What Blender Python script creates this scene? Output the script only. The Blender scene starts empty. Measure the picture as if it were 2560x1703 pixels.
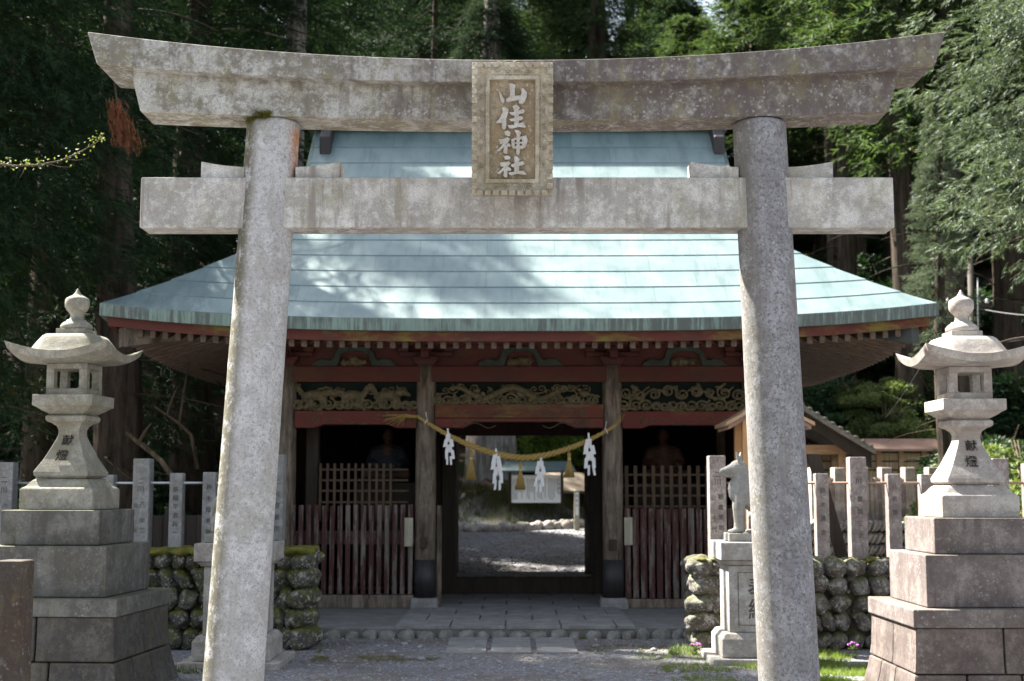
import bpy, bmesh, math, random
import numpy as np
from mathutils import Vector, Matrix
random.seed(7)
R = math.radians
scene = bpy.context.scene
col = scene.collection

# ------------------------------------------------------------------ camera model
FPX = 3413.0                        # focal length in pixels of the 2560 px wide picture (48 mm on 36 mm)
PITCH = math.atan((1225 - 851.5) / FPX)
EYE = Vector((0, 0, 1.6))
CP, SP = math.cos(PITCH), math.sin(PITCH)
VS = 0.9207                         # my measurements were taken on a 2357 px wide copy

def at(vx, vy, Y):
    """point seen at measured position (vx, vy) that stands at distance Y in front of the photographer"""
    a = (vx / VS - 1280) / FPX
    b = (851.5 - vy / VS) / FPX
    dx, dy, dz = a, CP - b * SP, SP + b * CP
    k = Y / dy
    return Vector((dx * k, Y, 1.6 + dz * k))

def ax(vx, vy, Y): return at(vx, vy, Y).x
def az(vy, Y): return at(1178.5, vy, Y).z

# ------------------------------------------------------------------ object helpers
def tag(o, label=None, cat=None, group=None, kind=None):
    if label: o['label'] = label
    if cat: o['category'] = cat
    if group: o['group'] = group
    if kind: o['kind'] = kind
    return o

def thing(name, label, cat, loc=(0, 0, 0), group=None, kind=None):
    o = bpy.data.objects.new(name, None)
    col.objects.link(o)
    o.location = loc
    o.empty_display_size = 0.2
    return tag(o, label, cat, group, kind)

def rootloc(p):
    v = Vector((0, 0, 0))
    while p is not None:
        v += p.location
        p = p.parent
    return v

class MB:
    """collects geometry in world coordinates, links it as one mesh object"""
    def __init__(self):
        self.v = []; self.f = []; self.sm = []
        self.uv = None
    def add(self, verts, faces, smooth=False):
        n = len(self.v)
        self.v.extend([tuple(p) for p in verts])
        self.f.extend([tuple(i + n for i in f) for f in faces])
        self.sm.extend([smooth] * len(faces))
        return self
    def box(self, x0, x1, y0, y1, z0, z1, M=None):
        vs = [Vector(p) for p in ((x0,y0,z0),(x1,y0,z0),(x1,y1,z0),(x0,y1,z0),(x0,y0,z1),(x1,y0,z1),(x1,y1,z1),(x0,y1,z1))]
        if M: vs = [M @ p for p in vs]
        return self.add(vs, [(0,3,2,1),(4,5,6,7),(0,1,5,4),(1,2,6,5),(2,3,7,6),(3,0,4,7)])
    def cbox(self, c, s, rz=0, rx=0, ry=0):
        M = Matrix.Translation(c) @ Matrix.Rotation(rz, 4, 'Z') @ Matrix.Rotation(ry, 4, 'Y') @ Matrix.Rotation(rx, 4, 'X')
        return self.box(-s[0]/2, s[0]/2, -s[1]/2, s[1]/2, -s[2]/2, s[2]/2, M)
    def prism(self, pts, vec):
        """closed polygon pts extruded by vec"""
        n = len(pts); pts = [Vector(p) for p in pts]; vec = Vector(vec)
        vs = pts + [p + vec for p in pts]
        fs = [tuple(range(n)), tuple(range(2*n-1, n-1, -1))]
        for i in range(n):
            j = (i + 1) % n
            fs.append((i, i+n, j+n, j))
        return self.add(vs, fs)
    def loft(self, rings, smooth=False, caps=True):
        n = len(rings[0]); vs = [p for r in rings for p in r]; fs = []
        for k in range(len(rings)-1):
            for i in range(n):
                j = (i+1) % n
                fs.append((k*n+i, k*n+j, (k+1)*n+j, (k+1)*n+i))
        self.add(vs, fs, smooth)
        if caps:
            m = len(self.v) - len(vs)
            self.f.append(tuple(m+i for i in range(n-1, -1, -1))); self.sm.append(False)
            self.f.append(tuple(m+(len(rings)-1)*n+i for i in range(n))); self.sm.append(False)
        return self
    def lathe(self, prof, c, n=28, smooth=True, rz=0.0):
        rings = []
        for r, z in prof:
            rings.append([(c[0]+r*math.cos(rz+2*math.pi*i/n), c[1]+r*math.sin(rz+2*math.pi*i/n), c[2]+z) for i in range(n)])
        return self.loft(rings, smooth)
    def sq(self, prof, c, rz=0.0):
        """square stack: prof = [(half width, z)...]"""
        rings = []
        for h, z in prof:
            rings.append([(c[0]+h*math.sqrt(2)*math.cos(rz+math.pi/4+math.pi/2*i), c[1]+h*math.sqrt(2)*math.sin(rz+math.pi/4+math.pi/2*i), z) for i in range(4)])
        return self.loft(rings)
    def tube(self, pts, r, n=8, caps=True, smooth=True):
        pts = [Vector(p) for p in pts]
        rs = r if isinstance(r, (list, tuple)) else [r]*len(pts)
        rings = []; prev = None
        for i, p in enumerate(pts):
            t = (pts[min(i+1, len(pts)-1)] - pts[max(i-1, 0)]).normalized()
            if prev is None:
                a = t.orthogonal().normalized()
            else:
                a = (prev - t * prev.dot(t)).normalized()
            prev = a; b = t.cross(a)
            rings.append([p + (a*math.cos(2*math.pi*k/n) + b*math.sin(2*math.pi*k/n))*rs[i] for k in range(n)])
        return self.loft(rings, smooth, caps)
    def ball(self, c, r, seg=12, rings=8, M=None):
        c = Vector(c); rr = Vector(r) if isinstance(r, (tuple, list, Vector)) else Vector((r, r, r))
        vs = []; fs = []
        for i in range(rings+1):
            th = math.pi*i/rings
            for k in range(seg):
                ph = 2*math.pi*k/seg
                p = Vector((rr.x*math.sin(th)*math.cos(ph), rr.y*math.sin(th)*math.sin(ph), rr.z*math.cos(th)))
                if M: p = M @ p
                vs.append(c + p)
        for i in range(rings):
            for k in range(seg):
                j = (k+1) % seg
                fs.append((i*seg+k, (i+1)*seg+k, (i+1)*seg+j, i*seg+j))
        return self.add(vs, fs, True)
    def limb(self, p0, r0, p1, r1, n=14):
        self.tube([p0, p1], [r0, r1], n)
        self.ball(p0, r0, n, 8); self.ball(p1, r1, n, 8)
        return self
    def mesh(self, name, mat, loc=(0, 0, 0)):
        me = bpy.data.meshes.new(name)
        L = Vector(loc)
        me.from_pydata([(v[0]-L.x, v[1]-L.y, v[2]-L.z) for v in self.v], [], self.f)
        me.polygons.foreach_set('use_smooth', self.sm)
        if self.uv:
            lay = me.uv_layers.new(name='UVMap')
            for p in me.polygons:
                for li in p.loop_indices:
                    lay.data[li].uv = self.uv[me.loops[li].vertex_index]
        if mat: me.materials.append(mat)
        me.update()
        return me
    def build(self, name, mat, parent=None, loc=None, bevel=0.0, seg=2, label=None):
        """parent given: a part of it (its origin at the parent's). loc given: a thing that is one mesh, with its origin there"""
        L = rootloc(parent) if parent else Vector(loc if loc is not None else (0, 0, 0))
        o = bpy.data.objects.new(name, self.mesh(name, mat, L))
        col.objects.link(o)
        if parent: o.parent = parent
        else: o.location = L
        if bevel:
            m = o.modifiers.new('bevel', 'BEVEL'); m.width = bevel; m.segments = seg; m.limit_method = 'ANGLE'; m.angle_limit = R(35)
        if label: o['label'] = label
        return o

def organic(mb, name, mat, parent=None, loc=None, voxel=0.012, smooth=6):
    o = mb.build(name, mat, parent, loc)
    m = o.modifiers.new('join', 'REMESH'); m.mode = 'VOXEL'; m.voxel_size = voxel; m.use_smooth_shade = True
    s = o.modifiers.new('soft', 'SMOOTH'); s.iterations = smooth; s.factor = 0.5
    return o

def text_mesh(s, size, extrude=0.004, offset=0.0):
    cu = bpy.data.curves.new('t', 'FONT'); cu.body = s; cu.size = size; cu.extrude = extrude; cu.offset = offset
    cu.align_x = 'CENTER'; cu.align_y = 'CENTER'
    ob = bpy.data.objects.new('t', cu); col.objects.link(ob)
    dg = bpy.context.evaluated_depsgraph_get(); dg.update()
    me = bpy.data.meshes.new_from_object(ob.evaluated_get(dg))
    bpy.data.objects.remove(ob)
    return me

def add_text(mb, s, size, M, extrude=0.004, offset=0.0):
    """lettering standing on the local XY plane carried by matrix M (x right, y up, z towards the viewer)"""
    me = text_mesh(s, size, extrude, offset)
    mb.add([M @ v.co for v in me.vertices], [tuple(p.vertices) for p in me.polygons])
    bpy.data.meshes.remove(me)

def facing(p, rx=0.0, rz=0.0):
    """matrix for lettering at p that faces the photographer (towards -Y)"""
    return Matrix.Translation(p) @ Matrix.Rotation(rz, 4, 'Z') @ Matrix.Rotation(R(90) + rx, 4, 'X')

# ------------------------------------------------------------------ materials
class NT:
    def __init__(self, name):
        self.m = bpy.data.materials.new(name); self.m.use_nodes = True
        self.t = self.m.node_tree; self.n = self.t.nodes; self.l = self.t.links
        self.bsdf = self.n['Principled BSDF']; self.out = self.n['Material Output']
        self.tc = self.n.new('ShaderNodeTexCoord')
    def map(self, scale=(1,1,1), src='Object', rot=(0,0,0)):
        mp = self.n.new('ShaderNodeMapping'); mp.inputs['Scale'].default_value = scale; mp.inputs['Rotation'].default_value = rot
        self.l.new(self.tc.outputs[src], mp.inputs['Vector']); return mp.outputs[0]
    def noise(self, scale, detail=6, rough=0.6, vec=None, dist=0.0):
        k = self.n.new('ShaderNodeTexNoise'); k.inputs['Scale'].default_value = scale; k.inputs['Detail'].default_value = detail
        k.inputs['Roughness'].default_value = rough; k.inputs['Distortion'].default_value = dist
        self.l.new(vec if vec is not None else self.tc.outputs['Object'], k.inputs['Vector']); return k.outputs['Fac']
    def voro(self, scale, vec=None, feature='F1', out='Distance', rnd=1.0):
        k = self.n.new('ShaderNodeTexVoronoi'); k.feature = feature; k.inputs['Scale'].default_value = scale; k.inputs['Randomness'].default_value = rnd
        self.l.new(vec if vec is not None else self.tc.outputs['Object'], k.inputs['Vector']); return k.outputs[out]
    def ramp(self, fac, a, b, lo=0.0, hi=1.0):
        k = self.n.new('ShaderNodeMapRange'); k.inputs['From Min'].default_value = a; k.inputs['From Max'].default_value = b
        k.inputs['To Min'].default_value = lo; k.inputs['To Max'].default_value = hi; k.interpolation_type = 'SMOOTHSTEP'
        self.l.new(fac, k.inputs['Value']); return k.outputs[0]
    def mix(self, fac, a, b, mode='MIX'):
        k = self.n.new('ShaderNodeMix'); k.data_type = 'RGBA'; k.blend_type = mode
        for i, v in ((0, fac), (6, a), (7, b)):
            s = k.inputs[i]
            if isinstance(v, bpy.types.NodeSocket): self.l.new(v, s)
            elif isinstance(v, (int, float)): s.default_value = v if i == 0 else (v, v, v, 1)
            else: s.default_value = (*v, 1) if len(v) == 3 else v
        return k.outputs[2]
    def math(self, op, a, b=None, clamp=False):
        k = self.n.new('ShaderNodeMath'); k.operation = op; k.use_clamp = clamp
        for s, v in ((k.inputs[0], a), (k.inputs[1], b)):
            if v is None: continue
            if isinstance(v, bpy.types.NodeSocket): self.l.new(v, s)
            else: s.default_value = v
        return k.outputs[0]
    def sep(self, vec):
        k = self.n.new('ShaderNodeSeparateXYZ'); self.l.new(vec, k.inputs[0]); return k.outputs
    def geo(self, out='Normal'):
        k = self.n.new('ShaderNodeNewGeometry'); return k.outputs[out]
    def rnd(self):
        k = self.n.new('ShaderNodeObjectInfo'); return k.outputs['Random']
    def fin(self, color, rough=0.8, bump=None, bs=0.3, bd=0.01, spec=None, metal=None):
        if isinstance(color, bpy.types.NodeSocket): self.l.new(color, self.bsdf.inputs['Base Color'])
        else: self.bsdf.inputs['Base Color'].default_value = (*color, 1)
        if isinstance(rough, bpy.types.NodeSocket): self.l.new(rough, self.bsdf.inputs['Roughness'])
        else: self.bsdf.inputs['Roughness'].default_value = rough
        if spec is not None: self.bsdf.inputs['Specular IOR Level'].default_value = spec
        if metal is not None: self.bsdf.inputs['Metallic'].default_value = metal
        if bump is not None:
            b = self.n.new('ShaderNodeBump'); b.inputs['Strength'].default_value = bs; b.inputs['Distance'].default_value = bd
            self.l.new(bump, b.inputs['Height']); self.l.new(b.outputs[0], self.bsdf.inputs['Normal'])
        return self.m

def granite(name, base=(.36,.35,.33), dark=(.16,.15,.14), stain=(.17,.125,.12), stain_amt=.4, lichen=.3, moss=0.0, streak=.5, xgrad=None, yellow=.25, speck=1.0, seed=0.0, topmoss=0.0, sc=1.0, side=0.0, blotch=.5, rust=None):
    k = NT(name)
    v = k.map((sc, sc, sc)); mp = [n for n in k.n if n.type == 'MAPPING'][-1]; mp.inputs['Location'].default_value = (seed, seed*1.7, seed*.6)
    if sc != 1.0:                                   # boulders share meshes: shift the pattern from stone to stone
        ad = k.n.new('ShaderNodeVectorMath'); ad.operation = 'ADD'; k.l.new(v, ad.inputs[0])
        cb = k.n.new('ShaderNodeCombineXYZ'); r10 = k.math('MULTIPLY', k.rnd(), 19.0); k.l.new(r10, cb.inputs[0]); k.l.new(r10, cb.inputs[2]); k.l.new(cb.outputs[0], ad.inputs[1]); v = ad.outputs[0]
    fine = k.noise(170, 2, .6, v)
    c = k.mix(k.ramp(fine, .3, .7), tuple(x*.74 for x in base), tuple(min(1, x*1.14) for x in base))
    mid = k.noise(46, 3, .75, v)
    c = k.mix(k.math('MULTIPLY', k.ramp(mid, .55-.03*speck, .70-.04*speck), min(.85, .34*speck)), c, dark)
    # broad blotches of grime
    bl = k.noise(4.2, 6, .72, v); bl2 = k.noise(13, 5, .75, v)
    bm = k.math('MULTIPLY', k.ramp(bl, .38, .56), k.ramp(bl2, .34, .52))
    c = k.mix(k.math('MULTIPLY', bm, blotch), c, tuple(x*.62 for x in stain) if xgrad is None else (.15, .135, .105))
    # weather streaks that run down
    stk = k.noise(1.0, 5, .65, k.map((11, 11, .9)))
    big = k.noise(1.3, 4, .6, v)
    s = k.math('MULTIPLY', k.ramp(stk, .46, .64), k.ramp(big, .36, .58))
    s2 = k.ramp(k.noise(2.4, 6, .75, v), .52-.2*stain_amt, .74-.2*stain_amt)
    sm = k.math('MAXIMUM', k.math('MULTIPLY', s, streak), k.math('MULTIPLY', s2, stain_amt), True)
    if xgrad:
        x = k.sep(k.tc.outputs['Object'])[0]
        g = k.ramp(k.math('ADD', x, k.math('MULTIPLY', k.math('SUBTRACT', big, .5), 2.2)), xgrad[0], xgrad[1], xgrad[2], xgrad[3])
        sm = k.math('ADD', k.math('MULTIPLY', sm, .45), k.math('MULTIPLY', g, k.ramp(k.noise(11, 6, .8, v), .26, .60, .2, 1.0)), True)
    c = k.mix(sm, c, stain)
    # olive algae
    al = k.ramp(k.noise(3.1, 6, .75, k.map((1.6*sc, 1.6*sc, .8*sc))), .46, .70)
    al = k.math('MULTIPLY', al, k.ramp(k.noise(22, 4, .75, v), .3, .6, .35, 1.0))
    c = k.mix(k.math('MULTIPLY', al, yellow), c, (.19, .17, .08))
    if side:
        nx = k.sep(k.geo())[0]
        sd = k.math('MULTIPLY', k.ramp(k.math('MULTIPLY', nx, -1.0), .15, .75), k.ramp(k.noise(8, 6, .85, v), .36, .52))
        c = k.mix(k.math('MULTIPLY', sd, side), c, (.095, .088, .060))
    if rust:
        p = k.sep(k.tc.outputs['Object']); x0, z0_, z1_, w_ = rust
        dx = k.math('ABSOLUTE', k.math('SUBTRACT', k.math('ADD', p[0], k.math('MULTIPLY', k.math('SUBTRACT', k.noise(5, 4, .7), .5), .07)), x0))
        rm = k.math('MULTIPLY', k.ramp(dx, w_*.2, w_, 1, 0), k.math('MULTIPLY', k.ramp(p[2], z0_, z0_+.5), k.ramp(p[2], z1_-.08, z1_, 1, 0)))
        c = k.mix(k.math('MULTIPLY', rm, k.ramp(k.noise(18, 4, .7), .3, .55)), c, (.36, .13, .035))
    # pale lichen spots
    nz = k.noise(9, 4, .6, v)
    spots = k.ramp(k.math('ADD', k.voro(7.5, v), k.math('MULTIPLY', k.math('SUBTRACT', nz, .5), .7)), .10, .26, 1.0, 0.0)
    vf = k.ramp(k.math('ADD', k.voro(30, v), k.math('MULTIPLY', k.math('SUBTRACT', k.noise(55, 4, .75, v), .5), 1.7)), .08, .34, 1.0, 0.0)
    lm = k.math('MULTIPLY', k.math('MAXIMUM', k.math('MULTIPLY', spots, .45), k.math('MULTIPLY', vf, .75)), k.ramp(k.noise(4.6, 5, .7, v), .48-.1*lichen, .62-.1*lichen))
    if sc != 1.0: lm = k.math('MAXIMUM', lm, k.math('MULTIPLY', k.ramp(k.noise(9, 5, .8, v), .52, .62), .8))
    c = k.mix(k.math('MULTIPLY', lm, min(1, lichen)), c, (.42, .41, .385))
    # black pits
    pit = k.ramp(k.math('ADD', k.voro(26, v), k.math('MULTIPLY', k.math('SUBTRACT', k.noise(80, 2, .5, v), .5), .25)), .04, .12, 1.0, 0.0)
    pit = k.math('MULTIPLY', pit, k.ramp(k.noise(5, 3, .5, v), .46, .58))
    c = k.mix(k.math('MULTIPLY', pit, .75), c, (.045, .043, .04))
    if moss or topmoss:
        nzv = k.sep(k.geo())[2]
        up = k.ramp(nzv, .15, .8)
        mm = k.ramp(k.noise(6, 5, .7, v), .44, .58)
        mfac = k.math('ADD', k.math('MULTIPLY', mm, moss), k.math('MULTIPLY', k.math('MULTIPLY', up, topmoss), k.ramp(k.noise(5, 5, .75, v), .36, .52)), True)
        c = k.mix(mfac, c, k.mix(k.noise(30, 2, .5, v), (.040, .048, .010), (.12, .125, .022)))
    h = k.math('ADD', k.math('ADD', fine, k.math('MULTIPLY', mid, 1.2)), bl2)
    return k.fin(c, .88, h, .40, .005, spec=.25)

def wood(name, a, b, scale=(30, 30, 1.2), paint=None, paint_amt=.5, rough=.75, grime=.35, grimec=(.03,.026,.02), mossy=0.0):
    k = NT(name)
    v = k.map(scale)
    g = k.noise(1.0, 6, .7, v, .4)
    c = k.mix(k.ramp(g, .3, .7), a, b)
    if paint:
        p = k.ramp(k.noise(1.0, 6, .8, k.map(tuple(s*.5 for s in scale))), .36 + .34*paint_amt, .44 + .34*paint_amt, 0, 1)
        c = k.mix(k.math('SUBTRACT', 1.0, p), c, k.mix(k.noise(3, 3, .6), paint, tuple(x*.6 for x in paint)))
        c2 = c
    d = k.ramp(k.noise(2.2, 5, .7), .45, .75)
    c = k.mix(k.math('MULTIPLY', d, grime), c, grimec)
    if mossy:
        c = k.mix(k.math('MULTIPLY', k.ramp(k.noise(1.4, 6, .75, k.map((1, 1, 2.4))), .5, .66), mossy), c, (.14, .115, .02))
    return k.fin(c, rough, g, .4, .006, spec=.3)

M = {}
M['torii_lintel'] = granite('stained_granite_lintel', base=(.42,.415,.39), dark=(.11,.10,.085), stain=(.098,.080,.076), stain_amt=.4, lichen=.6, streak=1.0, xgrad=(-1.6, .6, 0.0, .95), yellow=.7, blotch=.95, speck=1.4, seed=3)
M['torii_beam'] = granite('granite_tie_beam', base=(.50,.485,.455), dark=(.22,.20,.18), stain=(.20,.175,.155), stain_amt=.45, lichen=.2, streak=1.0, yellow=.55, speck=.9, blotch=.5, seed=5)
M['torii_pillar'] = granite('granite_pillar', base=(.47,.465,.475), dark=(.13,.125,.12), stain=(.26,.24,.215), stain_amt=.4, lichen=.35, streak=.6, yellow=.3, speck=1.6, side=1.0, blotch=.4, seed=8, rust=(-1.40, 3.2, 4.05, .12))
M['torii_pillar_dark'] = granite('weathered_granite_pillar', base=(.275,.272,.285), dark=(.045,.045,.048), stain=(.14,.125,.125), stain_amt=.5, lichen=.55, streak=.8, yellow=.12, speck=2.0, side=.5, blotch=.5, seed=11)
M['plaque'] = granite('ochre_plaque_stone', base=(.43,.395,.32), dark=(.22,.19,.14), stain=(.22,.17,.11), stain_amt=.5, lichen=.6, streak=.4, yellow=.45, blotch=.6, speck=1.5, seed=2)
M['plaque_field'] = granite('ochre_plaque_field', base=(.31,.26,.185), dark=(.15,.12,.08), stain=(.22,.15,.08), stain_amt=.6, lichen=.8, streak=.4, yellow=.3, speck=2, seed=4)
M['glyph'] = granite('pale_raised_letters', base=(.46,.45,.43), dark=(.3,.29,.26), stain=(.37,.29,.21), stain_amt=.2, lichen=.2, streak=.1, yellow=.1, seed=6)
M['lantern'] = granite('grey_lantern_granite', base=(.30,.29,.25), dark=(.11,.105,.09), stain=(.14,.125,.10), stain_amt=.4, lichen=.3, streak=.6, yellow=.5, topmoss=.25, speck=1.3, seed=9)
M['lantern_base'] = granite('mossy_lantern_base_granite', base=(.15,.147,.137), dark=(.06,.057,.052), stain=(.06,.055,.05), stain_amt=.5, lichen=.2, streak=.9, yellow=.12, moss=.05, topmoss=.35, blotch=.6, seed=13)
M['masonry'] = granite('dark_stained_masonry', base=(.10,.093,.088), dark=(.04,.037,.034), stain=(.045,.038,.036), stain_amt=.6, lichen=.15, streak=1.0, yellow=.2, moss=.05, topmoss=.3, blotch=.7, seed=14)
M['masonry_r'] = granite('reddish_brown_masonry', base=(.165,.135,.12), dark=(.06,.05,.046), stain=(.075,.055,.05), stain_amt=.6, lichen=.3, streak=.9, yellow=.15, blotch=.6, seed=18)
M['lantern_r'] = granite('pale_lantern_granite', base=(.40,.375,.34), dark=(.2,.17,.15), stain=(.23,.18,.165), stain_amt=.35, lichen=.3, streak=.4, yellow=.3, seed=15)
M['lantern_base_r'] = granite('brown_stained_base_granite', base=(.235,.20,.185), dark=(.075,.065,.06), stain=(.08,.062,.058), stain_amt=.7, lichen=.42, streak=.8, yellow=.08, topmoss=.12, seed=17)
M['post_l'] = granite('grey_fence_granite', base=(.27,.27,.27), dark=(.11,.105,.10), stain=(.14,.135,.125), stain_amt=.4, lichen=.4, streak=.7, yellow=.2, speck=1.3, seed=19)
M['post_r'] = granite('pink_brown_fence_granite', base=(.36,.31,.285), dark=(.09,.075,.07), stain=(.115,.088,.08), stain_amt=.65, lichen=.5, streak=.6, yellow=.1, speck=1.4, seed=21)
M['pedestal'] = granite('pedestal_granite', base=(.42,.41,.385), dark=(.22,.2,.18), stain=(.22,.16,.14), stain_amt=.35, lichen=.35, streak=.4, yellow=.3, topmoss=.2, seed=23)
M['statue'] = granite('grey_statue_stone', base=(.30,.295,.28), dark=(.15,.15,.14), stain=(.19,.18,.16), stain_amt=.4, lichen=.25, streak=.5, yellow=.3, speck=1.0, seed=25)
M['boulder_l'] = granite('mossy_river_boulder', base=(.085,.083,.082), dark=(.03,.028,.026), stain=(.04,.037,.033), stain_amt=.6, lichen=1.0, streak=.1, yellow=.25, moss=.35, topmoss=1.0, blotch=.7, seed=27, sc=.13)
M['boulder_r'] = granite('lichened_river_boulder', base=(.135,.125,.115), dark=(.045,.04,.037), stain=(.055,.046,.04), stain_amt=.6, lichen=.75, streak=.1, yellow=.15, moss=.04, topmoss=.6, blotch=.8, seed=29, sc=.13)
M['boulder_far'] = granite('pale_river_boulder', base=(.40,.37,.33), dark=(.15,.12,.1), stain=(.2,.16,.13), stain_amt=.4, lichen=.6, streak=.1, yellow=.15, seed=31, sc=.13)
M['paving'] = granite('grey_paving_stone', base=(.25,.25,.245), dark=(.14,.14,.135), stain=(.16,.15,.14), stain_amt=.3, lichen=.1, streak=0, yellow=.15, speck=.5, seed=33)
M['concrete'] = granite('worn_platform_concrete', base=(.20,.20,.195), dark=(.13,.13,.12), stain=(.12,.115,.1), stain_amt=.4, lichen=.05, streak=0, yellow=.2, speck=.4, seed=35)
M['soil'] = granite('dark_wall_soil', base=(.05,.045,.035), dark=(.02,.018,.014), stain=(.03,.026,.02), stain_amt=.5, lichen=0, streak=0, yellow=.3, moss=.4, seed=37)

M['incised'] = NT('incised_black_lettering').fin((.04,.035,.03), .9, spec=.1)
M['incised_soft'] = NT('worn_incised_lettering').fin((.085,.08,.075), .9, spec=.1)
M['red'] = wood('faded_red_lacquer', (.11,.05,.03), (.07,.028,.018), (2, 14, 14), paint=(.092,.024,.018), paint_amt=.8, grime=.6, mossy=.12)
M['red_eave'] = wood('mossy_red_eave_board', (.12,.06,.035), (.08,.035,.02), (2, 14, 14), paint=(.105,.026,.018), paint_amt=.7, grime=.4, mossy=.8)
M['red_beam'] = wood('weathered_red_rainbow_beam', (.28,.18,.11), (.12,.055,.035), (2, 12, 20), paint=(.125,.026,.02), paint_amt=.58, grime=.6, mossy=.25)
M['red_slat'] = wood('peeling_red_slats', (.20,.17,.15), (.10,.075,.065), (22, 22, 1.9), paint=(.065,.02,.017), paint_amt=.38, grime=.45)
M['old_wood'] = wood('bare_grey_brown_timber', (.22,.18,.14), (.05,.034,.024), (16, 16, 2.2), grime=.7, grimec=(.035,.032,.02))
M['dark_wood'] = wood('dark_aged_timber', (.045,.032,.023), (.02,.014,.01), (14, 14, 1.2), grime=.5)
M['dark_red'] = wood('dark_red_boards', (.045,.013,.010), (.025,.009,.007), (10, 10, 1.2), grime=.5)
M['rafter'] = wood('brown_rafter_ends', (.13,.095,.07), (.07,.045,.032), (10, 10, 10), grime=.35)
M['lattice'] = wood('brown_lattice_wood', (.09,.06,.036), (.05,.033,.02), (20, 20, 3), grime=.2)
M['new_wood'] = wood('fresh_pine_timber', (.62,.36,.16), (.45,.24,.10), (12, 12, 1.2), grime=.12)
M['tan_wood'] = wood('tan_planed_timber', (.50,.33,.19), (.34,.21,.12), (2, 12, 12), grime=.25)
M['pale_wood'] = wood('pale_weathered_plate', (.36,.34,.26), (.25,.23,.17), (20, 20, 2), grime=.2)
M['black_sleeve'] = wood('dark_metal_sleeve', (.035,.03,.032), (.02,.018,.02), (10, 10, 2), rough=.5, grime=.2)
M['gold_carving'] = wood('gilt_brown_carving', (.135,.105,.055), (.042,.035,.018), (18, 18, 18), grime=.65, grimec=(.024,.022,.012))
M['green_carving'] = wood('faded_green_paint', (.045,.06,.043), (.025,.032,.024), (6, 6, 6), grime=.4)
M['dark_green'] = NT('dark_green_backing').fin((.005,.011,.008), .8, spec=.2)
M['black'] = NT('shade_black_interior_board').fin((.008,.006,.006), .9, spec=.1)  # near-black colour stands in for the shade inside the gate
M['tile_stone'] = granite('bark_edge_roof_tiles', base=(.24,.22,.19), dark=(.1,.09,.08), stain=(.12,.11,.09), stain_amt=.4, lichen=.5, streak=0, yellow=.3, seed=41)
M['copper_brown'] = wood('brown_sheet_copper', (.34,.22,.17), (.24,.15,.115), (2, 2, 2), rough=.45, grime=.2)
M['steel_pipe'] = NT('grey_steel_pipe').fin((.42,.44,.46), .35, metal=.6)
M['bulb_pipe'] = NT('rusty_steel_pipe').fin((.27,.17,.12), .6, metal=.2)
M['paper'] = NT('white_folded_paper').fin((.68,.68,.69), .9, spec=.1)
M['wire'] = NT('dark_cable').fin((.03,.03,.03), .5)
M['wire_pale'] = NT('pale_cable').fin((.35,.35,.35), .4)

def straw(name):
    k = NT(name); g = k.noise(1.0, 4, .6, k.map((60, 60, 60)))
    return k.fin(k.mix(g, (.18,.12,.033), (.48,.34,.12)), .8, g, .4, .004, spec=.2)
M['straw'] = straw('golden_rice_straw')

def copper_roof():
    k = NT('verdigris_copper_sheets')
    b = k.n.new('ShaderNodeTexBrick'); k.l.new(k.tc.outputs['UV'], b.inputs['Vector'])
    b.offset = .37; b.offset_frequency = 2; b.squash = 1.0
    b.inputs['Scale'].default_value = 1.0; b.inputs['Mortar Size'].default_value = .0045; b.inputs['Mortar Smooth'].default_value = .3
    b.inputs['Brick Width'].default_value = .86; b.inputs['Row Height'].default_value = .33
    b.inputs['Color1'].default_value = (.122,.183,.182,1); b.inputs['Color2'].default_value = (.182,.254,.248,1); b.inputs['Mortar'].default_value = (.06,.10,.105,1)
    n1 = k.noise(1.1, 5, .7, k.map((1, 1, 1))); n2 = k.noise(1.0, 5, .7, k.map((7, 1.4, 1.4)))
    c = k.mix(k.ramp(n1, .35, .7, 0, .55), b.outputs[0], (.21,.265,.258))
    c = k.mix(k.ramp(n2, .42, .72, 0, .6), c, (.08,.125,.13))
    rg = k.ramp(k.noise(2.5, 4, .6), .3, .7, .40, .55)
    return k.fin(c, rg, k.noise(1.6, 3, .5), .25, .02, spec=.9, metal=.35)
M['copper'] = copper_roof()
def copper_edge():
    k = NT('streaked_verdigris_fascia')
    n1 = k.noise(1.0, 6, .8, k.map((26, 26, 1.5))); n2 = k.noise(1.8, 3, .6)
    m = k.math('MULTIPLY', k.ramp(n1, .40, .58), k.ramp(n2, .38, .56, .35, 1.0))
    px = k.sep(k.tc.outputs['Object'])[0]
    m = k.math('MAXIMUM', m, k.math('MULTIPLY', k.ramp(k.math('ADD', px, k.math('MULTIPLY', n2, 1.5)), .6, 2.6), k.ramp(n1, .36, .52)))
    c = k.mix(k.math('MULTIPLY', m, .85), k.mix(n2, (.13,.19,.16), (.19,.26,.22)), (.050,.052,.047))
    return k.fin(c, .6, n1, .2, .003, spec=.4)
M['copper_edge'] = copper_edge()
M['dark_metal'] = wood('dark_green_metal_cladding', (.045,.055,.05), (.03,.034,.03), (3, 3, 3), rough=.5, grime=.2)

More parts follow.
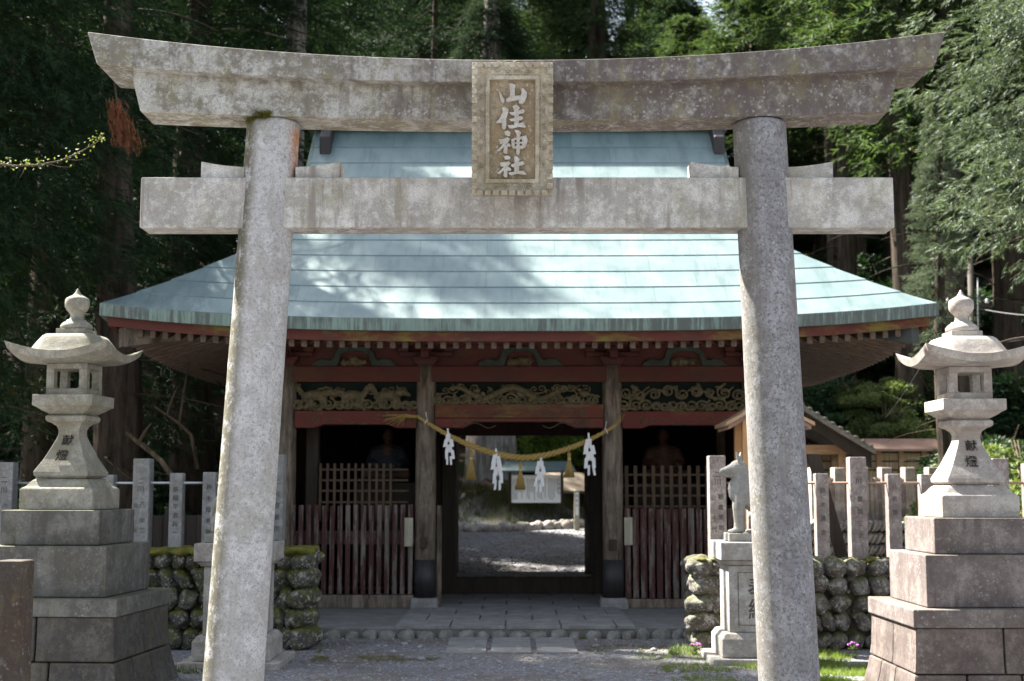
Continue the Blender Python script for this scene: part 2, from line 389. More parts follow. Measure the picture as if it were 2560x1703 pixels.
def gravel():
    k = NT('grey_gravel_ground')
    v = k.map()
    cells = k.voro(34, v, out='Color'); cs = k.n.new('ShaderNodeSeparateColor'); k.l.new(cells, cs.inputs[0])
    d = k.voro(34, v)
    cells2 = k.voro(75, v, out='Color'); cs2 = k.n.new('ShaderNodeSeparateColor'); k.l.new(cells2, cs2.inputs[0])
    c = k.mix(cs.outputs[0], (.085,.089,.098), (.25,.255,.272))
    c = k.mix(k.math('MULTIPLY', cs2.outputs[0], .5), c, (.13,.13,.14))
    c = k.mix(k.ramp(cs2.outputs[1], .93, .97, 0, .8), c, (.42,.41,.40))
    c = k.mix(k.ramp(cs.outputs[1], .9, .95, 0, .6), c, (.13,.07,.045))
    # worn earthy areas, moss and needles
    c = k.mix(k.ramp(k.noise(.9, 6, .7, v), .46, .60, 0, .7), c, (.125,.108,.09))
    c = k.mix(k.ramp(k.noise(.55, 5, .6, v), .55, .68, 0, .35), c, (.06,.06,.062))
    c = k.mix(k.math('MULTIPLY', k.ramp(k.noise(1.1, 6, .75, k.map((.5, 1.7, 1))), .55, .66), k.ramp(k.noise(12, 4, .7, v), .35, .6, 0, .75)), c, (.12,.13,.03))
    # forest soil away from the court
    p = k.sep(k.geo('Position'))
    hill = k.ramp(k.math('ADD', p[2], k.math('MULTIPLY', k.math('SUBTRACT', k.noise(.5, 4, .6, v), .5), 1.0)), 1.0, 1.6)
    soil = k.mix(k.noise(6, 6, .8, v), (.025,.02,.015), (.10,.065,.048))
    soil = k.mix(k.ramp(k.noise(.6, 5, .7, v), .5, .62, 0, .8), soil, (.05,.075,.02))
    c = k.mix(hill, c, soil)
    h = k.math('ADD', k.math('MULTIPLY', d, -1.0), k.noise(90, 3, .6, v))
    return k.fin(c, .9, h, .8, .012, spec=.25)
M['ground'] = gravel()

def leafmat(name, a, b, trans=.35, rough=.7, dead=None, tint=.25, spec=.12):
    k = NT(name)
    n = k.noise(1.3, 4, .7); r = k.rnd()
    c = k.mix(k.ramp(n, .35, .65), a, b)
    c = k.mix(k.ramp(k.noise(14, 2, .6), .35, .65, 0, .6), c, tuple(x*1.5 for x in b))
    if dead: c = k.mix(k.ramp(k.noise(1.9, 3, .6, k.map((1.3,1.3,1.3))), .64, .70, 0, .8), c, dead)
    c = k.mix(k.math('MULTIPLY', r, tint), c, tuple(x*.6 for x in a))
    k.fin(c, rough, spec=spec)
    tr = k.n.new('ShaderNodeBsdfTranslucent'); k.l.new(k.mix(1.0, c, (1.5,1.6,.8), 'MULTIPLY'), tr.inputs['Color'])
    ms = k.n.new('ShaderNodeMixShader'); ms.inputs[0].default_value = trans
    k.l.new(k.bsdf.outputs[0], ms.inputs[1]); k.l.new(tr.outputs[0], ms.inputs[2]); k.l.new(ms.outputs[0], k.out.inputs[0])
    return k.m
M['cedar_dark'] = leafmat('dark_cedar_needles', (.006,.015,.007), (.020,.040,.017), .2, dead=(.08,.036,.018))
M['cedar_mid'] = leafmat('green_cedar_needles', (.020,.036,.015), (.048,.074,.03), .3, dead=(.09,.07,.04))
M['cypress'] = leafmat('blue_green_cypress_sprays', (.030,.046,.028), (.088,.112,.078), .22, rough=.6, spec=.2)
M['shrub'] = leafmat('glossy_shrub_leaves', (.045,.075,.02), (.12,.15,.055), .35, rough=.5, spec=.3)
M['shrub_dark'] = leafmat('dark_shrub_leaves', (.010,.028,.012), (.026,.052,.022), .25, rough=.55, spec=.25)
M['maple'] = leafmat('bright_spring_leaves', (.08,.13,.02), (.14,.19,.045), .4)
M['grass'] = leafmat('young_grass', (.07,.12,.02), (.16,.20,.05), .4)
M['moss'] = leafmat('yellow_green_moss', (.06,.065,.012), (.13,.12,.025), .2)
M['dead'] = leafmat('rust_brown_dead_needles', (.12,.045,.025), (.18,.075,.04), .3)
M['petal'] = NT('magenta_petals').fin((.42,.10,.40), .6)

def barkmat(name, a, b):
    k = NT(name)
    g = k.noise(1.0, 6, .75, k.map((9, 9, .8)), .5)
    c = k.mix(k.ramp(g, .32, .66), a, b)
    c = k.mix(k.ramp(k.noise(2.1, 5, .7), .5, .7, 0, .4), c, (.06,.07,.04))
    return k.fin(c, .95, g, .9, .03, spec=.1)
M['bark'] = barkmat('cedar_bark', (.022,.017,.013), (.085,.065,.05))
M['bark_pale'] = barkmat('pale_cedar_bark', (.10,.09,.08), (.30,.27,.24))
M['branch'] = barkmat('bare_branch_bark', (.03,.023,.016), (.12,.09,.06))
# ================================================================== TORII
TY = 9.05
torii = thing('stone_torii', 'large grey granite torii gate standing in front of the shrine gate', 'torii gate', (0, TY, 0))

def beam(name, xt0, xt1, xb0, xb1, ft, fb, yf, yb, mat, n=48, crown=0.0):
    mb = MB(); rings = []
    for i in range(n+1):
        s = i / n
        xt = xt0 + (xt1-xt0)*s; xb = xb0 + (xb1-xb0)*s
        T = at(xt, ft(xt), yf); B = at(xb, fb(xb), yf)
        rings.append([(B.x, yf, B.z), (T.x, yf, T.z), (T.x, (yf+yb)/2, T.z+crown), (T.x, yb, T.z), (B.x, yb, B.z)])
    vs = [p for r in rings for p in r]; m = 5; fs = []
    for k in range(n):
        for i in range(m):
            j = (i+1) % m
            fs.append((k*m+i, k*m+j, (k+1)*m+j, (k+1)*m+i))
    fs.append(tuple(range(m-1, -1, -1))); fs.append(tuple(n*m+i for i in range(m)))
    mb.add(vs, fs)
    return mb.build(name, mat, torii, bevel=0.008)

curve = lambda x, base, amp, half: base - amp*abs((x-1187)/half)**2.05
beam('top_lintel', 200.5, 2177, 223, 2153, lambda x: curve(x, 138, 65, 988), lambda x: curve(x, 189, 41, 962), TY-.27, TY+.27, M['torii_lintel'], crown=.035)
beam('lower_lintel', 299, 2073, 322.5, 2045.5, lambda x: curve(x, 190, 26, 880)-6, lambda x: curve(x, 275, 18.5, 860), TY-.168, TY+.168, M['torii_lintel'])
z0, z1 = az(524, TY-.12), az(408, TY-.12)
mb = MB(); mb.box(ax(323, 460, TY-.12), ax(2057.5, 460, TY-.12), TY-.12, TY+.12, z0, z1); mb.build('tie_beam', M['torii_beam'], torii, bevel=.008)

def pillar(tx, bx, mat, rt, rb):
    T = at(tx, 270, TY); B = at(bx, 1568, TY)
    d = (T-B)/(T.z-B.z); P = lambda z: B + d*(z-B.z)
    ztop = az(268, TY-rt); prof = []
    mb = MB(); rings = []; n = 56
    zs = [-.25 + (ztop-.02+.25)*i/30 for i in range(31)] + [ztop-.008, ztop]
    for i, z in enumerate(zs):
        c = P(z); t = (z+.25)/(ztop+.25); r = rb+(rt-rb)*t
        if i == 31: r -= .004
        if i == 32: r -= .014
        rings.append([(c.x+r*math.cos(2*math.pi*k/n), c.y+r*math.sin(2*math.pi*k/n), z) for k in range(n)])
    mb.loft(rings, True)
    return mb.build('pillar', mat, torii)
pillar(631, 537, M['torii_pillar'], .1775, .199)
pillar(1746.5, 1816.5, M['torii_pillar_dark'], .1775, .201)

def wedge(x0, x1, tall_left):
    mb = MB(); yf, yb = TY-.085, TY+.085; n = 10; top = []
    for i in range(n+1):
        s = i/n; x = x0+(x1-x0)*s; q = (1-s) if tall_left else s
        y = 384 - 12.5*q**1.8
        top.append(at(x, y, yf))
    zb = z1 + .0015
    poly = [Vector((top[0].x, yf, zb))] + top + [Vector((top[-1].x, yf, zb))]
    mb.prism(poly[::-1], (0, yb-yf, 0))
    mb.build('wedge', M['torii_beam'], torii, bevel=.004)
wedge(463, 566, True); wedge(680, 783, False); wedge(1589.5, 1700, True); wedge(1812, 1917, False)

# moss growing on top of the left pillar
def blades(mb, c, n, r, L, w, down=0.0, spread=1.0, rnd=random):
    for _ in range(n):
        a = rnd.uniform(0, 2*math.pi); q = rnd.uniform(0, 1)**.5*r
        p = Vector(c) + Vector((q*math.cos(a), q*math.sin(a), rnd.uniform(-.01, .01)))
        b = rnd.uniform(0, 2*math.pi); l = L*rnd.uniform(.5, 1.2)
        d = Vector((math.cos(b)*spread*rnd.uniform(.2, 1), math.sin(b)*spread*rnd.uniform(.2, 1), 1-down*2)).normalized()*l
        s = Vector((-math.sin(b), math.cos(b), 0))*w
        mb.add([p-s, p+s, p+d], [(0, 1, 2)])
mb = MB(); rr = random.Random(3)
for i in range(26):
    a = rr.uniform(200, 268); a = R(a)
    c = at(631, 283, TY) + Vector((.17*math.cos(a), .175*math.sin(a), rr.uniform(.0, .03)))
    blades(mb, c, 60, .02, .035+.05*rr.random(), .002, down=rr.uniform(.3, 1.0), rnd=rr)
mb.build('moss_tuft', M['moss'], torii)

# ------------------------------------------------------------------ name plaque
PT, PB = at(1179.8, 145, 8.60), at(1179, 450, 8.735)
W = at(1272.5, 300, 8.67).x - at(1087.5, 300, 8.67).x
up = (PT-PB); H = up.length; up.normalize(); right = Vector((1, 0, 0)); nrm = right.cross(up)   # points to the viewer (-Y)
PC = (PT+PB)/2
PM = Matrix(((right.x, up.x, nrm.x, PC.x), (right.y, up.y, nrm.y, PC.y), (right.z, up.z, nrm.z, PC.z), (0, 0, 0, 1)))
plaque = thing('name_plaque', 'tall ochre stone name plaque fixed across the middle of the torii beams', 'plaque', PC)
def pl(x, y, z): return PM @ Vector((x, y, z))
zx = lambda x: (x-529)/878*W
zy = lambda y: -(y-797)/1445*H
ix0, ix1, iy0, iy1 = zx(285), zx(775), zy(1335), zy(262)
mb = MB()
def ringrect(x0, x1, y0, y1, z): return [pl(x0, y0, z), pl(x1, y0, z), pl(x1, y1, z), pl(x0, y1, z)]
mb.loft([ringrect(-W/2, W/2, -H/2, H/2, -.13), ringrect(-W/2, W/2, -H/2, H/2, .02), ringrect(-W/2+.018, W/2-.018, -H/2+.018, H/2-.018, .03),
         ringrect(ix0-.035, ix1+.035, iy0-.035, iy1+.035, .004), ringrect(ix0-.028, ix1+.028, iy0-.028, iy1+.028, .016), ringrect(ix0-.004, ix1+.004, iy0-.004, iy1+.004, .016), ringrect(ix0, ix1, iy0, iy1, -.022)], caps=False)
mb.build('frame', M['plaque'], plaque, bevel=.003)
mb = MB(); mb.loft([ringrect(ix0-.01, ix1+.01, iy0-.01, iy1+.01, -.05), ringrect(ix0-.01, ix1+.01, iy0-.01, iy1+.01, -.016)]); fld = mb.build('panel', M['plaque_field'], plaque)
# carved teeth and scrolls along the frame
mb = MB()
for sx in (-1, 1):
    for i in range(13):
        y = -H/2+.06+(H-.12)*i/12
        M2 = PM @ Matrix.Translation((sx*(W/2-.016), y, .028)); mb.box(-.018, .018, -.019, .019, -.012, .016, M2)
for i in range(9):
    x = -W/2+.05+(W-.1)*i/8
    for sy in (-1, 1):
        M2 = PM @ Matrix.Translation((x, sy*(H/2-.016), .028)); mb.box(-.019, .019, -.016, .016, -.012, .015, M2)
def scroll(mb, x, y, r, turns, sgn, z, w=.0035, start=0.0):
    pts = []
    for i in range(int(18*turns)+1):
        t = i/18; a = start + sgn*2*math.pi*t; q = r*(1-t/turns*.85)
        pts.append(pl(x+q*math.cos(a), y+q*math.sin(a), z))
    mb.tube(pts, w, 5)
for sx in (-1, 1):
    for i, y in enumerate([zy(330), zy(450), zy(620), zy(760), zy(870), zy(1000), zy(1190)]):
        scroll(mb, sx*(W/2-.055), y, .024, 1.6, sx*(-1)**i, .018)
    scroll(mb, sx*.035, H/2-.052, .026, 1.7, sx, .018, start=math.pi/2); scroll(mb, sx*.10, H/2-.055, .02, 1.5, -sx, .018)
    scroll(mb, sx*.04, -H/2+.055, .026, 1.5, -sx, .018, start=math.pi/2); scroll(mb, sx*.10, -H/2+.055, .02, 1.5, sx, .018)
mb.build('carved_border', M['plaque'], plaque)
mb = MB(); mb.ball(pl(.03, H/2+.01, -.05), (.03, .025, .012)); mb.ball(pl(-.06, H/2+.008, -.05), (.05, .025, .008)); mb.build('moss_cushion', M['moss'], plaque)
# four raised brush characters, each stroke an outline of its own
CH = [
 [[(378,378),(398,395),(420,440),(443,470),(440,505),(425,515),(405,500),(390,440)],
  [(487,300),(520,295),(565,318),(555,360),(558,485),(500,500),(495,445),(505,400),(498,330)],
  [(462,465),(510,438),(610,428),(615,475),(560,486),(480,502),(455,490)],
  [(625,350),(650,350),(690,395),(685,440),(665,500),(635,530),(605,520),(595,490),(610,440),(628,400)]],
 [[(415,560),(440,547),(490,580),(485,620),(462,680),(430,730),(408,730),(360,735),(348,722),(390,680),(425,610)],
  [(415,690),(462,680),(465,740),(458,790),(440,805),(415,790)],
  [(528,543),(560,528),(585,532),(610,560),(600,590),(602,750),(550,760),(548,700),(552,640),(545,590)],
  [(490,612),(530,612),(650,575),(668,600),(650,625),(540,650),(510,640)],
  [(488,690),(560,670),(625,650),(650,675),(630,700),(520,715)],
  [(470,755),(540,750),(640,722),(682,770),(670,782),(600,772),(520,792),(495,785)]],
 [[(440,820),(480,810),(512,830),(505,870),(480,875),(445,855)],
  [(378,905),(420,905),(480,880),(510,905),(480,945),(400,1030),(360,1043),(358,1030),(400,990),(430,950),(395,965)],
  [(436,975),(478,960),(475,1065),(455,1068),(430,1050)],
  [(470,950),(500,955),(515,975),(505,992),(470,985)],
  [(517,905),(555,893),(560,1005),(535,1010),(520,980)],
  [(545,893),(680,865),(690,905),(550,918)],
  [(640,870),(682,868),(697,912),(680,990),(640,1015),(628,1000)],
  [(545,942),(680,930),(680,953),(545,960)],
  [(530,985),(680,972),(640,1014),(535,1010)],
  [(550,800),(595,805),(625,830),(612,870),(612,1060),(590,1090),(572,1070),(574,850)]],
 [[(430,1090),(470,1082),(512,1100),(500,1125),(450,1130)],
  [(388,1160),(430,1155),(490,1145),(515,1165),(480,1210),(395,1287),(360,1282),(400,1245),(440,1205),(405,1205)],
  [(438,1225),(480,1205),(475,1320),(455,1328),(430,1310)],
  [(472,1205),(500,1215),(520,1240),(505,1258),(470,1245)],
  [(545,1090),(580,1088),(610,1125),(603,1150),(605,1270),(550,1275),(553,1140)],
  [(512,1185),(560,1165),(645,1145),(668,1170),(650,1190),(540,1215),(520,1205)],
  [(483,1270),(560,1262),(650,1248),(690,1285),(670,1297),(580,1285),(520,1303),(495,1295)]]]
for strokes in CH:
    mb = MB()
    for i, st in enumerate(strokes):
        h = .009 + .0014*i
        pts = [pl(zx(x), zy(y), -.017) for x, y in st]
        cx = sum(p[0] for p in st)/len(st); cy = sum(p[1] for p in st)/len(st)
        top = [pl(zx(x+(cx-x)*.04), zy(y+(cy-y)*.04), h) for x, y in st]
        mb.loft([pts[::-1], top[::-1]])
    mb.build('raised_character', M['glyph'], fld)

# ================================================================== STONE LANTERNS
def lantern(cx, cy, dz, rot, ma, mbm, mw, label):
    T = thing('stone_lantern', label, 'stone lantern', (cx, cy, dz), 'pair of stone lanterns beside the torii')
    c = (cx, cy, dz)
    rz = lambda v: az(v, 11.3) + dz
    def part(name, prof, mat=ma, bev=.006, r=rot, parent=T):
        mb = MB(); mb.sq([(h, z+dz if dzadd else z) for (h, z) in prof], c, r)
        return mb.build(name, mat, parent, bevel=bev)
    dzadd = True
    # masonry base with battered foot, joints cut between the blocks
    mb = MB(); H = [(.755, -.10), (.705, .06), (.67, .20), (.645, .36), (.635, .628)]
    rows = [(-.10, .285), (.295, .628)]
    def hw(z):
        for (h0, a), (h1, b) in zip(H, H[1:]):
            if a <= z <= b: return h0+(h1-h0)*(z-a)/(b-a)
        return H[-1][0]
    for ri, (a, b) in enumerate(rows):
        cuts = [(-1, -.42), (-.40, .2), (.22, 1)] if ri == 0 else [(-1, .02), (.04, 1)]
        zs = [a+(b-a)*i/4 for i in range(5)]
        for side in range(4):
            Mx = Matrix.Translation((cx, cy, dz)) @ Matrix.Rotation(rot+side*math.pi/2, 4, 'Z')
            for (u0, u1) in cuts:
                rings = []
                for z in zs:
                    h = hw(z); d = h-.20
                    lo0 = u0*h if u0 > -1 else -h; hi0 = u1*h if u1 < 1 else h
                    lo1 = u0*h if u0 > -1 else -d; hi1 = u1*h if u1 < 1 else d
                    rings.append([Mx @ Vector(p) for p in ((lo0, -h, z), (hi0, -h, z), (hi1, -d, z), (lo1, -d, z))])
                mb.loft(rings)
    for z0_, z1_ in ((-.1, .625),):
        mb.sq([(.60, z0_+dz), (.60, z1_+dz)], c, rot)
    mb.build('masonry_base', mw, T, bevel=.012)
    part('ledge_slab', [(.657, .631), (.657, .765)], mbm, .01)
    part('base_block', [(.508, .768), (.508, 1.162)], mbm, .01)
    part('base_block', [(.402, 1.165), (.402, 1.440)], mbm, .01)
    part('base_block', [(.302, 1.443), (.302, 1.60), (.296, 1.612), (.265, 1.632), (.232, 1.675), (.21, 1.69)], ma, .006)
    # shaft
    a = lambda v: az(v, 11.3)
    sh = [(.19, 1.693), (.225, 1.715), (.228, 1.745), (.215, 1.77), (.17, 1.85), (.13, 1.94), (.10, 2.01), (.088, 2.05), (.088, 2.09), (.10, 2.12), (.13, 2.145), (.16, 2.158), (.168, 2.172), (.168, 2.20), (.15, 2.212)]
    mb = MB(); mb.sq([(h, z+dz) for h, z in sh], c, rot); shaft = mb.build('shaft', ma, T, bevel=.005)
    face = lambda z: .215 + (.088-.215)*(z-1.77)/(2.05-1.77)
    mb = MB()
    for chs, z, off in (('献', 2.0, .010), ('燈', 1.873, -.012)):
        P = Matrix.Translation((cx, cy, dz)) @ Matrix.Rotation(rot, 4, 'Z') @ Matrix.Translation((off-.005, -face(z)-.001, z)) @ Matrix.Rotation(R(90)-math.atan(.127/.28), 4, 'X')
        add_text(mb, chs, .098 if chs == '献' else .104, P, .0025, .0012)
    mb.build('incised_lettering', M['incised'], shaft)
    # shelf under the light chamber
    mb = MB(); mb.sq([(.14, 2.214+dz), (.15, 2.222+dz), (.19, 2.245+dz), (.225, 2.272+dz), (.25, 2.285+dz), (.25, 2.372+dz)], c, rot); mb.build('shelf', ma, T, bevel=.005)
    # light chamber with a window on every side
    fz0, fz1 = 2.375, 2.632; h = .17; w = .104
    mb = MB(); Mx = Matrix.Translation((cx, cy, dz)) @ Matrix.Rotation(rot, 4, 'Z')
    mb.box(-h, h, -h, h, fz0, fz0+.05, Mx); mb.box(-h, h, -h, h, fz1-.045, fz1, Mx)
    for sx in (-1, 1):
        for sy in (-1, 1):
            x0, x1 = sorted((sx*h, sx*w)); y0, y1 = sorted((sy*h, sy*w))
            mb.box(x0, x1, y0, y1, fz0+.05, fz1-.045, Mx)
    q = .028
    for side in range(4):
        Ms = Mx @ Matrix.Rotation(side*math.pi/2, 4, 'Z')
        for sx in (-1, 1):
            for zc, sz in ((fz0+.05, 1), (fz1-.045, -1)):
                tri = [(sx*w, -h+.012, zc), (sx*(w-q), -h+.012, zc), (sx*(w-q*.3), -h+.012, zc+sz*q*.3), (sx*w, -h+.012, zc+sz*q)]
                P = [Ms @ Vector(p) for p in tri]; e = (Ms.to_3x3() @ Vector((0, .06, 0)))
                if sx*sz < 0: P = P[::-1]
                mb.prism(P, e)
    mb.build('light_chamber', ma, T, bevel=.004)
    # curved roof
    n = 28; hr = .425; mb = MB()
    def ztop(u, v):
        r = (abs(u)**5+abs(v)**5)**.2
        t = min(1, max(0, (r-.47)/.36)); t = t*t*(3-2*t)
        corner = abs(u)*abs(v); q = max(0, min(1, (r-.80)/.2))
        return 2.878 - .180*t + .022*q*q - .006*max(0, r-.1) + .10*max(0, corner-.12)**1.5 * min(1, max(0, (r-.45)/.4))
    def zbot(u, v):
        r = max(abs(u), abs(v)); corner = abs(u)*abs(v)
        return 2.634 + (.10*max(0, corner-.1)**1.6 + .018)*max(0, (r-.42)/.58)
    vs = []; fs = []
    for i in range(n+1):
        for j in range(n+1):
            u = -1+2*i/n; v = -1+2*j/n
            vs.append(Mx @ Vector((u*hr, v*hr, ztop(u, v))))
    for i in range(n+1):
        for j in range(n+1):
            u = -1+2*i/n; v = -1+2*j/n; k = .955
            vs.append(Mx @ Vector((u*hr*k, v*hr*k, zbot(u, v))))
    o2 = (n+1)**2; g = lambda i, j: i*(n+1)+j
    for i in range(n):
        for j in range(n):
            fs.append((g(i, j), g(i+1, j), g(i+1, j+1), g(i, j+1)))
            fs.append((o2+g(i, j), o2+g(i, j+1), o2+g(i+1, j+1), o2+g(i+1, j)))
    for i in range(n):
        fs.append((g(i, 0), o2+g(i, 0), o2+g(i+1, 0), g(i+1, 0))); fs.append((g(i+1, n), o2+g(i+1, n), o2+g(i, n), g(i, n)))
        fs.append((g(0, i+1), o2+g(0, i+1), o2+g(0, i), g(0, i))); fs.append((g(n, i), o2+g(n, i), o2+g(n, i+1), g(n, i+1)))
    mb.add(vs, fs, True)
    o = mb.build('roof', ma, T)
    e = o.modifiers.new('edges', 'EDGE_SPLIT'); e.split_angle = R(42)
    # finial
    mb = MB(); mb.sq([(.125, 2.872+dz), (.125, 2.925+dz)], c, rot); mb.build('finial_plate', ma, T, bevel=.004)
    mb = MB(); mb.lathe([(0.0, 2.927), (.122, 2.927), (.13, 2.935), (.13, 2.955), (.122, 2.968), (.105, 2.985), (.085, 2.995), (.082, 3.005), (.06, 3.01), (.052, 3.03), (.052, 3.05), (.066, 3.072), (.085, 3.09), (.098, 3.115), (.1, 3.145), (.098, 3.175), (.088, 3.19), (.065, 3.203), (.045, 3.213), (.03, 3.225), (.017, 3.245), (.008, 3.267), (0.0, 3.275)], c, 30)
    mb.build('jewel_finial', ma, T)
    return T
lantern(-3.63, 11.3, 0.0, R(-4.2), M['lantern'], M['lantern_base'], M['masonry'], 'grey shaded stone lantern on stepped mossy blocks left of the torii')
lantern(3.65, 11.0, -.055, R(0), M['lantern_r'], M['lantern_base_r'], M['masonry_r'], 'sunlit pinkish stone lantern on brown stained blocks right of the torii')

# ================================================================== PEDESTALS AND WOLF STATUES
def pedestal(cx, cy, dz, rot, label, letters=True):
    T = thing('stone_pedestal', label, 'pedestal', (cx, cy, dz), 'pedestals of the wolf statues')
    c = (cx, cy, dz)
    def p(name, prof, bev=.006):
        mb = MB(); mb.sq([(h, z+dz) for h, z in prof], c, rot); return mb.build(name, M['pedestal'], T, bevel=bev)
    p('foot_slab', [(.46, -.08), (.46, .055)], .01)
    p('plinth', [(.355, .058), (.355, .225), (.32, .275), (.30, .28)], .008)
    s = p('shaft', [(.275, .283), (.275, .895)])
    p('cap', [(.275, .898), (.30, .905), (.33, .945)], .004)
    p('top_slab', [(.355, .948), (.355, 1.112)], .008)
    if letters:
        Mx = Matrix.Translation((cx, cy, dz)) @ Matrix.Rotation(rot, 4, 'Z')
        mb = MB()
        for a0, a1, b0, b1 in ((-.19, .19, .345, .351), (-.19, .19, .829, .835), (-.19, -.184, .345, .835), (.184, .19, .345, .835)):
            mb.box(a0, a1, -.2775, -.2745, b0, b1, Mx)
        for ch, z in (('奉', .68), ('納', .48)):
            add_text(mb, ch, .20, Mx @ Matrix.Translation((0, -.2762, z)) @ Matrix.Rotation(R(90), 4, 'X'), .0015, .002)
        mb.build('incised_lettering', M['incised_soft'], s)
    return T
pedestal(2.30, 13.2, 0, 0, 'stone pedestal half behind the right torii pillar')
pedestal(-2.55, 12.95, 0, 0, 'stone pedestal half behind the left torii pillar')

def wolf(cx, cy, dz, sgn, label):
    """sgn +1: faces -X (towards the path from the right); -1: mirrored"""
    T = thing('wolf_statue', label, 'statue', (cx, cy, dz), 'pair of seated stone wolves')
    def P(vx, vy, dy=0.0):
        p = at(vx, vy, 13.2); return Vector((cx + sgn*(p.x-2.30), cy+dy, p.z - az(1240, 13.2) + 1.112 + dz))
    mb = MB()
    # trunk: rump, belly, chest, shoulders, neck, skull
    mb.limb(P(1772, 1196), .105, P(1748, 1160), .098); mb.limb(P(1748, 1160), .098, P(1706, 1128), .10)
    mb.ball(P(1700, 1120), (.105, .095, .125)); mb.ball(P(1695, 1132), (.075, .08, .08))
    mb.limb(P(1708, 1118), .105, P(1711, 1094), .083); mb.limb(P(1711, 1094), .083, P(1701, 1077), .070)
    mb.ball(P(1699, 1072), (.092, .078, .078)); mb.ball(P(1706, 1096), (.088, .085, .10))
    mb.limb(P(1690, 1074), .062, P(1675, 1078), .047); mb.limb(P(1675, 1078), .047, P(1663, 1080), .034)
    mb.limb(P(1691, 1087), .040, P(1668, 1087), .026)
    mb.ball(P(1691, 1064), (.025, .05, .02))
    for s in (-1, 1):
        mb.limb(P(1701, 1130, s*.055), .055, P(1700, 1165, s*.062), .050); mb.limb(P(1700, 1165, s*.062), .048, P(1702, 1196, s*.062), .043)
        mb.limb(P(1702, 1196, s*.062), .043, P(1702, 1212, s*.062), .044)
        for q in (-.022, 0, .022):
            mb.limb(P(1698, 1214, s*.062+q*1.2), .022, P(1680-abs(q)*-120, 1218, s*.062+q*1.5), .016)
        # hind leg: thigh, hock, paw
        mb.limb(P(1768, 1180, s*.085), .075, P(1738, 1182, s*.10), .055); mb.limb(P(1738, 1184, s*.10), .045, P(1752, 1210, s*.10), .028)
        mb.limb(P(1752, 1216, s*.10), .024, P(1724, 1218, s*.10), .020)
        # ears
        e0, e1 = P(1704, 1062, s*.036), P(1692 if s < 0 else 1707, 1034, s*.055)
        n = 6; rings = []
        for i in range(n):
            t = i/(n-1); c_ = e0.lerp(e1, t); r = .036*(1-t)**.75+.007
            rings.append([c_+Vector((r*math.cos(2*math.pi*k/10)*.75, r*math.sin(2*math.pi*k/10), 0)) for k in range(10)])
        mb.loft(rings, True)
    # tail curled along the rump
    mb.limb(P(1790, 1212), .03, P(1793, 1180), .034); mb.limb(P(1793, 1180), .034, P(1788, 1150), .026); mb.limb(P(1788, 1150), .026, P(1782, 1136), .012)
    organic(mb, 'body', M['statue'], T, voxel=.0075, smooth=4)
    for s in (-1, 1):
        mb = MB(); mb.ball(P(1686, 1069, s*.043), (.010, .006, .006)); mb.build('eye', M['incised_soft'], T)
    mb = MB(); mb.ball(P(1658.5, 1077), (.013, .017, .012)); mb.build('nose', M['incised_soft'], T)
    b = P(1738, 1231)
    mb = MB(); mb.box(b.x-.275, b.x+.275, cy-.17, cy+.17, 1.114+dz, P(1738, 1221).z); mb.build('statue_base', M['statue'], T, bevel=.008)
    return T
wolf(2.30, 13.2, 0, 1, 'pale grey stone wolf sitting upright on the right pedestal, facing left')
wolf(-2.55, 12.95, 0, -1, 'dark stone wolf mostly hidden behind the left torii pillar')

# ================================================================== BOULDER WALLS
def rock_meshes(mat, tagn, n=7, seed=1, amp=.30):
    rg = random.Random(seed); out = []
    for i in range(n):
        bm = bmesh.new(); bmesh.ops.create_icosphere(bm, subdivisions=4, radius=1.0)
        from mathutils import noise as mn
        off = Vector((rg.uniform(-50, 50), rg.uniform(-50, 50), rg.uniform(-50, 50)))
        for v in bm.verts:
            p = v.co.normalized()
            q = Vector([math.copysign(abs(c)**.86, c) for c in p])
            v.co = q * (1 + amp*mn.noise(p*1.1+off) + amp*.22*mn.noise(p*4+off) + .012*mn.noise(p*14+off))
        me = bpy.data.meshes.new(tagn); bm.to_mesh(me); bm.free()
        for p in me.polygons: p.use_smooth = True
        me.materials.append(mat); out.append(me)
    return out
def put(me, name, parent, loc, scale, rot):
    o = bpy.data.objects.new(name, me); col.objects.link(o)
    if parent:
        o.parent = parent; o.location = Vector(loc)-rootloc(parent)
    else: o.location = loc
    o.scale = scale; o.rotation_euler = rot
    return o
